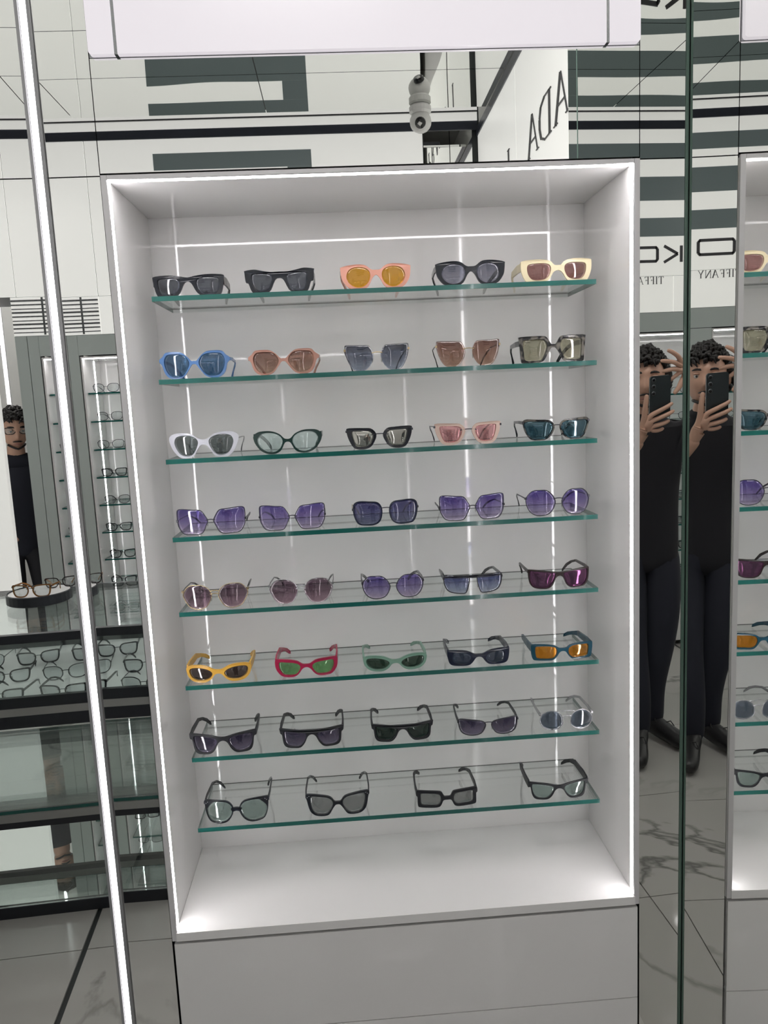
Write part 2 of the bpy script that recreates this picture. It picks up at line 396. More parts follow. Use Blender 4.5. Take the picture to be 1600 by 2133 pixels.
# fill light panels added out of view to brighten the room
for k, (x, y) in enumerate(((-0.15, -0.98), (-2.0, -1.35), (-1.75, -3.55))):
    t = thing('fill_light_panel', ('added fill light panel under the ceiling in front of the white cabinet', 'added fill light panel under the ceiling at the left of the shop', 'added fill light panel under the ceiling behind the doorway')[k], 'ceiling light', (x, y, ZC - 0.02), 'added fill lights')
    MB().box(x - 0.27, x + 0.27, y - 0.17, y + 0.17, ZC - 0.008, ZC - 0.0015).build('diffuser', 'fill_light', t)
    f = MB().box(x - 0.285, x + 0.285, y - 0.185, y - 0.1705, ZC - 0.010, ZC - 0.0012).box(x - 0.285, x + 0.285, y + 0.1705, y + 0.185, ZC - 0.010, ZC - 0.0012)
    f.box(x - 0.285, x - 0.2705, y - 0.17, y + 0.17, ZC - 0.010, ZC - 0.0012).box(x + 0.2705, x + 0.285, y - 0.17, y + 0.17, ZC - 0.010, ZC - 0.0012)
    f.build('frame', 'aluminium', t)
# ------------------------------------------------------------------ sunglasses
bsdf('acetate_black', (0.010, 0.012, 0.018), 0.15)
bsdf('acetate_matt', (0.010, 0.011, 0.015), 0.42)
bsdf('acetate_coral', (0.62, 0.30, 0.23), 0.18)
bsdf('acetate_cream', (0.74, 0.65, 0.44), 0.22)
bsdf('acetate_blue', (0.09, 0.19, 0.40), 0.2)
bsdf('acetate_rose', (0.38, 0.20, 0.155), 0.2)
bsdf('acetate_pearl', (0.55, 0.56, 0.62), 0.15)
bsdf('acetate_green', (0.010, 0.030, 0.026), 0.15)
bsdf('acetate_nude', (0.55, 0.41, 0.35), 0.25)
bsdf('acetate_yellow', (0.62, 0.35, 0.055), 0.25)
bsdf('acetate_crimson', (0.33, 0.012, 0.055), 0.22)
bsdf('acetate_mint', (0.16, 0.29, 0.225), 0.3)
bsdf('acetate_navy', (0.009, 0.013, 0.030), 0.2)
bsdf('acetate_teal', (0.010, 0.055, 0.085), 0.2)
bsdf('acetate_brown', (0.022, 0.014, 0.014), 0.25)
bsdf('metal_dark', (0.04, 0.04, 0.05), 0.3, 0.5)
bsdf('metal_gold', (0.45, 0.36, 0.22), 0.25, 0.9)
bsdf('metal_silver', (0.45, 0.45, 0.47), 0.25, 0.9)
bsdf('nose_pad', (0.4, 0.4, 0.38), 0.3)
def tortoise():
    m = bsdf('acetate_tortoise', (0.02, 0.02, 0.02), 0.15); nt = m.node_tree
    tc = nt.nodes.new('ShaderNodeTexCoord'); n = nt.nodes.new('ShaderNodeTexNoise'); r = nt.nodes.new('ShaderNodeValToRGB')
    n.inputs['Scale'].default_value = 75; n.inputs['Detail'].default_value = 1
    r.color_ramp.elements[0].position = 0.48; r.color_ramp.elements[0].color = (0.012, 0.012, 0.014, 1)
    r.color_ramp.elements[1].position = 0.62; r.color_ramp.elements[1].color = (0.13, 0.12, 0.105, 1)
    nt.links.new(tc.outputs['Object'], n.inputs['Vector']); nt.links.new(n.outputs[0], r.inputs[0]); nt.links.new(r.outputs[0], nt.nodes['Principled BSDF'].inputs['Base Color'])
tortoise()
# each lens is a solid sheet with two faces, so a colour here acts twice
sheet_mat('lens_grey', (0.30, 0.32, 0.36), 0.05)
sheet_mat('lens_yellow', (0.88, 0.62, 0.14), 0.05)
sheet_mat('lens_greyfade', (0.32, 0.33, 0.40), 0.05, (0.58, 0.58, 0.64), 0.045, low=0.008)
sheet_mat('lens_plum', (0.62, 0.42, 0.40), 0.05)
sheet_mat('lens_blue', (0.24, 0.40, 0.56), 0.05)
sheet_mat('lens_brownfade', (0.42, 0.25, 0.20), 0.05, (0.74, 0.60, 0.52), 0.05, low=0.008)
sheet_mat('lens_slatefade', (0.16, 0.18, 0.25), 0.05, (0.62, 0.66, 0.74), 0.05, low=0.006)
sheet_mat('lens_olive', (0.45, 0.44, 0.33), 0.07, (0.82, 0.80, 0.70), 0.055, low=0.005)
sheet_mat('lens_greengrey', (0.40, 0.44, 0.44), 0.05)
sheet_mat('lens_paleteal', (0.84, 0.92, 0.91), 0.06)
sheet_mat('lens_silver', (0.45, 0.46, 0.44), 0.34, refl_col=(0.95, 0.93, 0.86))
sheet_mat('lens_pink', (0.80, 0.55, 0.56), 0.18, refl_col=(1.0, 0.70, 0.70))
sheet_mat('lens_deepteal', (0.17, 0.31, 0.37), 0.07, refl_col=(0.75, 0.95, 1.0))
sheet_mat('lens_violet', (0.27, 0.21, 0.56), 0.05, (0.86, 0.80, 0.92), 0.052, low=0.004)
sheet_mat('lens_indigo', (0.20, 0.19, 0.42), 0.06, (0.52, 0.54, 0.66), 0.05, low=0.004)
sheet_mat('lens_mauve', (0.34, 0.25, 0.32), 0.05, (0.78, 0.64, 0.70), 0.05, low=0.004)
sheet_mat('lens_bluefade', (0.26, 0.29, 0.55), 0.06, (0.80, 0.84, 0.92), 0.042, low=0.004)
sheet_mat('lens_magenta', (0.36, 0.25, 0.34), 0.07, refl_col=(1.0, 0.35, 0.80))
sheet_mat('lens_brown', (0.28, 0.22, 0.20), 0.06)
sheet_mat('lens_green', (0.44, 0.68, 0.42), 0.07, refl_col=(0.8, 1.0, 0.8))
sheet_mat('lens_darkgreen', (0.16, 0.25, 0.20), 0.05)
sheet_mat('lens_navy', (0.24, 0.28, 0.36), 0.06)
sheet_mat('lens_orange', (0.86, 0.52, 0.12), 0.08, refl_col=(1.0, 0.8, 0.5))
sheet_mat('lens_duskfade', (0.17, 0.15, 0.25), 0.05, (0.56, 0.52, 0.62), 0.04, low=0.004)
sheet_mat('lens_bluegrey', (0.38, 0.43, 0.50), 0.06)
sheet_mat('lens_sagegrey', (0.64, 0.72, 0.695), 0.06)
sheet_mat('lens_midgrey', (0.60, 0.61, 0.61), 0.06)
sheet_mat('lens_clear', (0.93, 0.95, 0.95), 0.05)
sheet_mat('lens_bottle', (0.12, 0.18, 0.16), 0.05)

# outlines of one half, u from the centre (0) to the outer end (1), v from the bottom (0) to the top (1)
STYLE = {
 'block': dict(kind='acetate', outer=[(0,.86),(.22,.93),(.5,.99),(.78,1),(.97,.97),(1,.88),(.96,.45),(.90,.12),(.80,.01),(.55,0),(.36,.02),(.23,.18),(.11,.56),(0,.68)], lens=[(.22,.60),(.28,.80),(.42,.87),(.64,.88),(.84,.84),(.87,.68),(.85,.38),(.78,.13),(.62,.06),(.42,.08),(.27,.30)], hinge=.72),
 'shelter': dict(kind='acetate', outer=[(0,.86),(.25,.86),(.5,.93),(.72,1),(.99,.97),(1,.9),(.975,.50),(.90,.44),(.82,.12),(.70,0),(.42,0),(.26,.12),(.12,.52),(0,.60)], lens=[(.20,.52),(.22,.72),(.36,.80),(.62,.84),(.78,.82),(.81,.62),(.76,.28),(.66,.10),(.46,.08),(.32,.14)], hinge=.72),
 'cateye': dict(kind='acetate', outer=[(0,.76),(.13,.78),(.28,.94),(.46,1),(.74,.99),(.98,.93),(1,.85),(.975,.50),(.91,.30),(.79,.10),(.60,0),(.38,0),(.22,.13),(.11,.42),(0,.56)], lens=[(.16,.52),(.21,.76),(.38,.88),(.58,.90),(.76,.80),(.84,.54),(.77,.27),(.60,.10),(.40,.09),(.23,.25)], hinge=.75),
 'cream': dict(kind='acetate', outer=[(0,.72),(.10,.74),(.22,.92),(.5,1),(.78,1),(.97,.97),(1,.88),(.99,.52),(.90,.15),(.78,.01),(.45,0),(.26,.08),(.13,.40),(0,.50)], lens=[(.19,.50),(.22,.74),(.38,.83),(.62,.84),(.80,.80),(.84,.62),(.80,.32),(.68,.12),(.45,.10),(.28,.20)], hinge=.72),
 'hexround': dict(kind='acetate', outer=[(0,.64),(.08,.65),(.20,.82),(.36,.97),(.58,1),(.80,.98),(.90,.84),(1,.74),(1,.63),(.93,.52),(.86,.22),(.72,.04),(.52,0),(.32,.07),(.17,.30),(.06,.50),(0,.52)], lens=[(.13,.58),(.23,.82),(.40,.91),(.60,.92),(.78,.88),(.87,.66),(.82,.32),(.68,.10),(.50,.06),(.32,.12),(.19,.34)], hinge=.68),
 'butterfly': dict(kind='rimless', lens=[(.11,.52),(.14,.74),(.24,.94),(.40,.97),(.70,.985),(.95,1),(1,.92),(.98,.62),(.88,.28),(.74,.05),(.55,0),(.34,.04),(.19,.24)], bridge=.66, hinge=.80),
 'square': dict(kind='acetate', outer=[(0,.68),(.08,.70),(.20,.94),(.34,.99),(.66,1),(.98,.99),(1,.90),(.97,.50),(.945,.10),(.88,.01),(.62,0),(.42,.01),(.28,.10),(.14,.42),(.06,.55),(0,.56)], lens=[(.19,.56),(.24,.80),(.34,.87),(.62,.88),(.86,.86),(.885,.74),(.87,.40),(.84,.14),(.72,.085),(.48,.09),(.33,.15)], hinge=.75),
 'softcat': dict(kind='acetate', outer=[(0,.72),(.16,.78),(.30,.92),(.5,1),(.78,1),(.96,.90),(1,.74),(.96,.52),(.86,.24),(.70,.03),(.48,0),(.30,.06),(.18,.32),(.09,.48),(0,.52)], lens=[(.15,.60),(.21,.78),(.38,.89),(.60,.91),(.78,.84),(.85,.64),(.81,.40),(.70,.16),(.54,.06),(.36,.09),(.23,.30)], hinge=.72),
 'oval': dict(kind='acetate', outer=[(0,.62),(.10,.66),(.22,.84),(.42,.97),(.64,1),(.86,.96),(.99,.80),(.99,.62),(.93,.40),(.78,.13),(.58,0),(.36,0),(.20,.14),(.09,.44),(0,.50)], lens=[(.14,.52),(.20,.74),(.36,.88),(.58,.92),(.78,.86),(.88,.66),(.86,.42),(.74,.20),(.56,.08),(.38,.08),(.22,.24)], hinge=.76),
 'ringcat': dict(kind='ring', outer=[(.10,.58),(.13,.78),(.26,.95),(.48,.98),(.74,1),(.96,.99),(1,.90),(.96,.55),(.84,.16),(.70,.01),(.46,0),(.28,.10),(.17,.32)], lens=[(.19,.58),(.22,.76),(.34,.85),(.56,.87),(.82,.87),(.86,.76),(.82,.45),(.74,.18),(.62,.11),(.45,.11),(.32,.18),(.24,.36)], bridge=.66, hinge=.84),
 'ringwide': dict(kind='ring', outer=[(.08,.54),(.11,.78),(.26,.93),(.55,.96),(.86,1),(.98,.94),(1,.78),(.93,.38),(.78,.06),(.55,0),(.34,.03),(.18,.22)], lens=[(.11,.55),(.15,.76),(.29,.86),(.56,.88),(.84,.90),(.95,.84),(.96,.70),(.88,.34),(.74,.08),(.54,.03),(.36,.06),(.22,.24)], bridge=.66, hinge=.84),
 'geo': dict(kind='wire', lens=[(.08,.52),(.15,.72),(.27,.93),(.50,.965),(.80,1),(.95,.98),(.995,.86),(.99,.46),(.95,.26),(.82,.03),(.56,0),(.32,.01),(.21,.14),(.14,.34)], bridge=.56, hinge=.55, rad=.0008),
 'softsquare': dict(kind='ring', outer=[(.10,.52),(.13,.78),(.25,.95),(.50,.985),(.80,1),(.96,.90),(1,.66),(.96,.32),(.84,.05),(.60,0),(.34,.02),(.17,.18)], lens=[(.135,.54),(.165,.76),(.275,.90),(.50,.935),(.78,.945),(.92,.86),(.955,.64),(.92,.33),(.81,.095),(.60,.05),(.36,.07),(.205,.21)], bridge=.68, hinge=.66),
 'roundhex': dict(kind='wire', lens=[(.10,.55),(.19,.80),(.36,.98),(.58,1),(.80,.97),(.97,.74),(.99,.50),(.90,.20),(.72,.02),(.48,0),(.28,.08),(.15,.30)], bridge=.66, hinge=.70, rad=.0009),
 'aviahex': dict(kind='wire', lens=[(.10,.60),(.20,.85),(.38,.98),(.60,1),(.82,.94),(.99,.64),(.95,.40),(.80,.10),(.60,0),(.42,.01),(.26,.12),(.14,.38)], bridge=.74, bridge2=.62, hinge=.74, rad=.0008),
 'navigator': dict(kind='wire', lens=[(.13,.80),(.20,.93),(.50,.955),(.85,1),(.975,.98),(1,.80),(.97,.45),(.86,.16),(.66,.04),(.34,0),(.24,.10),(.17,.42)], bridge=.86, brow=True, hinge=.84, rad=.0011),
 'sport': dict(kind='acetate', outer=[(0,.85),(.3,.9),(.62,.96),(.92,1),(1,.95),(.985,.5),(.93,.22),(.80,.05),(.55,0),(.36,.03),(.22,.2),(.12,.55),(0,.66)], lens=[(.12,.68),(.2,.82),(.5,.88),(.78,.91),(.94,.92),(.95,.55),(.89,.25),(.77,.09),(.55,.045),(.38,.08),(.25,.25)], hinge=.90),
 'wrap': dict(kind='acetate', outer=[(0,.72),(.14,.76),(.34,.93),(.58,1),(.86,.97),(.99,.84),(1,.66),(.95,.34),(.80,.08),(.58,0),(.38,.03),(.22,.20),(.11,.44),(0,.50)], lens=[(.18,.47),(.24,.66),(.42,.80),(.66,.85),(.86,.80),(.91,.60),(.84,.30),(.66,.13),(.44,.13),(.27,.24)], hinge=.76),
 'wraprect': dict(kind='acetate', outer=[(0,.72),(.12,.74),(.30,.92),(.56,.985),(.90,1),(.99,.96),(1,.62),(.95,.34),(.82,.08),(.66,0),(.42,.01),(.26,.16),(.12,.46),(0,.54)], lens=[(.19,.50),(.23,.70),(.38,.80),(.64,.84),(.85,.84),(.88,.62),(.84,.36),(.72,.14),(.46,.11),(.30,.20)], hinge=.80),
 'wideblock': dict(kind='acetate', outer=[(0,.74),(.14,.76),(.36,.94),(.62,1),(.95,.99),(1,.93),(.985,.50),(.93,.14),(.80,.01),(.52,0),(.32,.05),(.20,.24),(.10,.50),(0,.56)], lens=[(.22,.48),(.29,.70),(.46,.83),(.68,.86),(.81,.78),(.84,.50),(.79,.22),(.62,.11),(.44,.11),(.30,.22)], hinge=.78),
 'slimrect': dict(kind='acetate', outer=[(0,.74),(.12,.76),(.26,.92),(.55,1),(.92,1),(1,.94),(.995,.50),(.95,.10),(.85,.01),(.50,0),(.32,.03),(.20,.22),(.10,.50),(0,.56)], lens=[(.18,.5),(.21,.74),(.34,.86),(.62,.89),(.84,.86),(.87,.66),(.86,.34),(.80,.13),(.55,.10),(.34,.11),(.23,.26)], hinge=.74),
 'wayfarer': dict(kind='acetate', outer=[(0,.80),(.16,.84),(.40,.93),(.70,.98),(.97,1),(1,.94),(.985,.74),(.92,.68),(.875,.25),(.78,.04),(.58,0),(.38,.03),(.24,.22),(.13,.54),(0,.64)], lens=[(.17,.58),(.22,.76),(.42,.85),(.68,.89),(.86,.88),(.875,.66),(.82,.30),(.72,.12),(.56,.07),(.40,.10),(.27,.28)], hinge=.86),
 'flattop': dict(kind='acetate', outer=[(0,.90),(.3,.92),(.66,.97),(.98,1),(1,.92),(.98,.74),(.93,.66),(.90,.25),(.80,.04),(.56,0),(.36,.04),(.22,.28),(.12,.60),(0,.70)], lens=[(.16,.62),(.20,.77),(.42,.82),(.68,.85),(.86,.86),(.87,.62),(.84,.28),(.74,.12),(.56,.07),(.39,.11),(.25,.33)], hinge=.86),
 'wirerect': dict(kind='wire', lens=[(.10,.64),(.17,.84),(.38,.93),(.68,.98),(.93,1),(.985,.86),(.96,.45),(.88,.16),(.70,.01),(.46,0),(.26,.12),(.15,.38)], bridge=.80, hinge=.86, rad=.0013),
 'round': dict(kind='wire', lens=[(.14,.45),(.17,.68),(.28,.88),(.46,.99),(.66,.99),(.86,.86),(.97,.66),(1,.45),(.94,.22),(.80,.06),(.60,0),(.42,.02),(.26,.12),(.16,.28)], bridge=.72, bridge2=.98, hinge=.80, rad=.0009),
 'bigsquare': dict(kind='ring', outer=[(.09,.56),(.13,.78),(.27,.95),(.55,1),(.90,1),(1,.97),(1,.80),(.965,.40),(.86,.10),(.68,.005),(.46,0),(.28,.10),(.15,.32)], lens=[(.115,.57),(.155,.76),(.285,.90),(.48,.94),(.66,.94),(.78,.86),(.93,.62),(.935,.40),(.84,.12),(.67,.04),(.47,.035),(.30,.13),(.175,.33)], bridge=.62, hinge=.86, solidbridge=True),
 'studded': dict(kind='acetate', outer=[(0,.66),(.10,.68),(.22,.88),(.48,.97),(.82,1),(.99,.97),(1,.84),(.965,.66),(.93,.40),(.86,.16),(.70,.01),(.44,0),(.28,.08),(.16,.34),(.07,.50),(0,.52)], lens=[(.15,.56),(.19,.74),(.34,.86),(.62,.90),(.84,.88),(.87,.64),(.83,.34),(.72,.11),(.48,.07),(.32,.14),(.20,.36)], hinge=.84),
 'rectthick': dict(kind='acetate', outer=[(0,.66),(.10,.68),(.18,.92),(.32,.98),(.62,1),(.93,1),(.99,.96),(1,.70),(.955,.60),(.95,.12),(.88,.01),(.60,0),(.34,.02),(.22,.12),(.14,.40),(.08,.46),(0,.46)], lens=[(.20,.46),(.23,.72),(.33,.82),(.60,.85),(.83,.83),(.86,.68),(.86,.30),(.80,.16),(.56,.13),(.34,.15),(.24,.28)], hinge=.80),
 'reading': dict(kind='wire', lens=[(.13,.5),(.18,.78),(.36,.96),(.62,1),(.88,.95),(.985,.72),(.94,.30),(.76,.04),(.5,0),(.28,.08),(.16,.28)], bridge=.66, hinge=.78, rad=.0016),
 'readrect': dict(kind='ring', outer=[(.10,.55),(.14,.82),(.30,.97),(.62,1),(.95,.98),(1,.80),(.95,.30),(.82,.04),(.5,0),(.28,.08),(.15,.30)], lens=[(.15,.55),(.19,.78),(.33,.90),(.62,.92),(.89,.90),(.93,.76),(.89,.32),(.78,.11),(.5,.08),(.31,.15),(.20,.33)], bridge=.68, hinge=.82),
}
def solid_plate(mb, outer, holes, thick, bend, y0=0.0):
    """outline with holes in the x-z plane, extruded in y and curved"""
    loops = [outer] + holes
    tri = tessellate_polygon([[Vector((x, z, 0)) for x, z in lp] for lp in loops])
    flat = [p for lp in loops for p in lp]; n = len(flat)
    vs = [(x, y0 + bend * x * x, z) for x, z in flat] + [(x, y0 + thick + bend * x * x, z) for x, z in flat]
    fs = [tuple(t) for t in tri] + [tuple(n + i for i in t[::-1]) for t in tri]
    o = 0
    mb.add(vs, fs); base = len(mb.v) - 2 * n; fs2 = []
    for lp in loops:
        L = len(lp)
        for i in range(L): fs2.append((base + o + i, base + o + (i + 1) % L, base + n + o + (i + 1) % L, base + n + o + i))
        o += L
    for f in fs2: mb.f.append(f); mb.m.append(mb.slot); mb.sm.append(True)
def lens_mesh(loop, bend, sag, thick, y0):
    mb = MB(); n = len(loop); cx_ = sum(p[0] for p in loop) / n; cz_ = sum(p[1] for p in loop) / n
    S = [1.0, 0.8, 0.55, 0.3]
    def ring(yo):
        vs = []
        for s_ in S:
            for x, z in loop:
                X = cx_ + (x - cx_) * s_; Z_ = cz_ + (z - cz_) * s_; vs.append((X, yo + bend * X * X - sag * (1 - s_ * s_), Z_))
        vs.append((cx_, yo + bend * cx_ * cx_ - sag, cz_)); return vs
    def faces(o, flip):
        fs = []
        for r in range(len(S) - 1):
            for i in range(n):
                j = (i + 1) % n; f = (o + r * n + i, o + r * n + j, o + (r + 1) * n + j, o + (r + 1) * n + i); fs.append(f[::-1] if flip else f)
        c = o + len(S) * n; r = len(S) - 1
        for i in range(n):
            f = (o + r * n + i, o + r * n + (i + 1) % n, c); fs.append(f[::-1] if flip else f)
        return fs
    a = ring(y0); b = ring(y0 + thick); N = len(a)
    mb.add(a + b, faces(0, False) + faces(N, True) + [(i, N + i, N + (i + 1) % n, (i + 1) % n) for i in range(n)], True)
    return mb
def arm(mb, side, hw, zh, y0, kind, length=0.138, drop=None):
    """one temple arm as a swept flat bar; side -1 or 1"""
    if kind == 'thick': hs = [.011, .010, .0075, .0065, .0075, .0085]; tk = .0034
    elif kind == 'wide': hs = [.016, .015, .0115, .008, .008, .009]; tk = .0036
    elif kind == 'mid': hs = [.0065, .006, .005, .005, .006, .0065]; tk = .0028
    else: hs = [.0022, .0020, .0020, .0034, .0042, .0046]; tk = .0016
    L = length; tip = min(hs[-1] * .5 + .0006, .006)
    P = [(hw, y0, zh), (hw + .001, y0 + .22 * L, zh + .0005), (hw - .001, y0 + .62 * L, zh - .001), (hw - .005, y0 + .78 * L, zh - .10 * zh - .004), (hw - .011, y0 + .90 * L, zh * .52), (hw - .017, y0 + L, tip)]
    vs = []
    for i, (x, y, z) in enumerate(P):
        h = hs[i] / 2
        a, b = P[max(i - 1, 0)], P[min(i + 1, len(P) - 1)]
        dy, dz = b[1] - a[1], b[2] - a[2]; l = math.hypot(dy, dz); ny, nz = -dz / l, dy / l
        if i == len(P) - 1: ny, nz = -0.4, 0.9; h = min(h, z / .9 - .0002)
        for dx, s_ in ((-tk / 2, -1), (tk / 2, -1), (tk / 2, 1), (-tk / 2, 1)):
            vs.append((side * (x + dx), y + s_ * h * ny, z + s_ * h * nz))
    fs = []
    for i in range(len(P) - 1):
        for k in range(4):
            f = (i * 4 + k, i * 4 + (k + 1) % 4, i * 4 + 4 + (k + 1) % 4, i * 4 + 4 + k); fs.append(f)
    n = (len(P) - 1) * 4
    fs += [(0, 3, 2, 1), (n, n + 1, n + 2, n + 3)]
    mb.add(vs, fs)
def make_glasses(name, label, cat, loc, w, h, style, fmat, lmat, tkind, tmat, group, yaw=0.0, bend=2.2, length=0.138, metal=None, extra=None):
    S = STYLE[style]; root = thing(name, label, cat, loc, group, yaw); hw = w / 2
    WLOC[root.name] = Vector((0, 0, 0))       # children are modelled in the thing's own frame
    cv = lambda pts, s_=1: [(s_ * u * hw, v * h) for u, v in pts]
    lens = smooth_loop(cv(S['lens']), 3); lensm = [(-x, z) for x, z in lens][::-1]
    wire = S['kind'] in ('wire', 'rimless'); bm_ = metal or ('metal_dark' if fmat.startswith('acetate') else fmat)
    lift = S.get('rad', .0008) if S['kind'] == 'wire' else 0.0
    if S['kind'] == 'acetate':
        half = cv(S['outer']); full = half + [(-x, z) for x, z in half[1:-1]][::-1]
        fr = MB(); solid_plate(fr, smooth_loop(full, 3), [lens, lensm], .0042, bend); fr.build('frame_front', fmat, root)
    elif S['kind'] == 'ring':
        ou = smooth_loop(cv(S['outer']), 3)
        for lp, hl in ((ou, lens), ([(-x, z) for x, z in ou][::-1], lensm)):
            fr = MB(); solid_plate(fr, lp, [hl], .0038, bend); fr.build('rim', fmat, root)
    elif S['kind'] == 'wire':
        for lp in (lens, lensm):
            MB().tube([(x, .0012 + bend * x * x, z + lift) for x, z in lp], S['rad'], 6, closed=True).build('rim', fmat, root)
    if S['kind'] != 'acetate':
        u0 = min(p[0] for p in S['lens']) * hw
        for zb_ in [S['bridge']] + ([S['bridge2']] if 'bridge2' in S else []):
            ue = u0 + (.004 if zb_ < .9 else hw * .24)
            if S.get('solidbridge'):
                br = MB(); solid_plate(br, smooth_loop([(-ue, h * zb_), (-u0 * .6, h * (zb_ + .05)), (0, h * (zb_ + .06)), (u0 * .6, h * (zb_ + .05)), (ue, h * zb_), (u0, h * (zb_ - .12)), (0, h * (zb_ - .08)), (-u0, h * (zb_ - .12))], 2), [], .0036, bend); br.build('bridge', fmat, root)
            else:
                MB().tube([(t * ue, .001 + bend * (t * ue) ** 2, h * zb_ + .0016 * (1 - t * t)) for t in (-1, -.6, -.2, .2, .6, 1)], .0011, 6).build('bridge', bm_, root)
        if S.get('brow'):
            br = MB(); solid_plate(br, smooth_loop([(-hw, h * .96), (-hw * .5, h * .98), (-hw * .2, h), (hw * .2, h), (hw * .5, h * .98), (hw, h * .96), (hw * .9, h * .88), (hw * .2, h * .86), (-hw * .2, h * .86), (-hw * .9, h * .88)], 2), [], .003, bend, -.0012); br.build('brow_bar', fmat, root)
        for s_ in (-1, 1):
            x = s_ * (u0 + .0022); MB().ball((x, .0075, h * .40), (.0016, .0028, .0052), 8, 6).build('nose_pad', 'nose_pad', root)
    for lp in (lens, lensm):
        lens_mesh([(x, z + lift) for x, z in lp], bend, .0016 if wire else .0014, .0016, .0008 if wire else .0016).build('lens', lmat, root)
    ye = .0025 + bend * hw * hw
    for s_ in (-1, 1):
        t = MB(); arm(t, s_, hw - (.0022 if tkind in ('thick', 'wide') else .0006), h * S['hinge'], ye, tkind, length)
        a = t.build('temple_arm', tmat, root)
        if wire or S['kind'] == 'ring':
            MB().box(s_ * hw - .0018, s_ * hw + .0018, .0005 + bend * hw * hw * .9, ye + .004, h * S['hinge'] - .0022, h * S['hinge'] + .0022).build('hinge', bm_, root)
    if extra == 'rivets':
        for s_ in (-1, 1):
            for k in (0, 1): MB().ball((s_ * hw * (.90 + .05 * k), bend * (hw * .92) ** 2 - .0002, h * (.90 - .05 * k)), .0011, 6, 4).build('rivet', 'metal_silver', root)
    return root

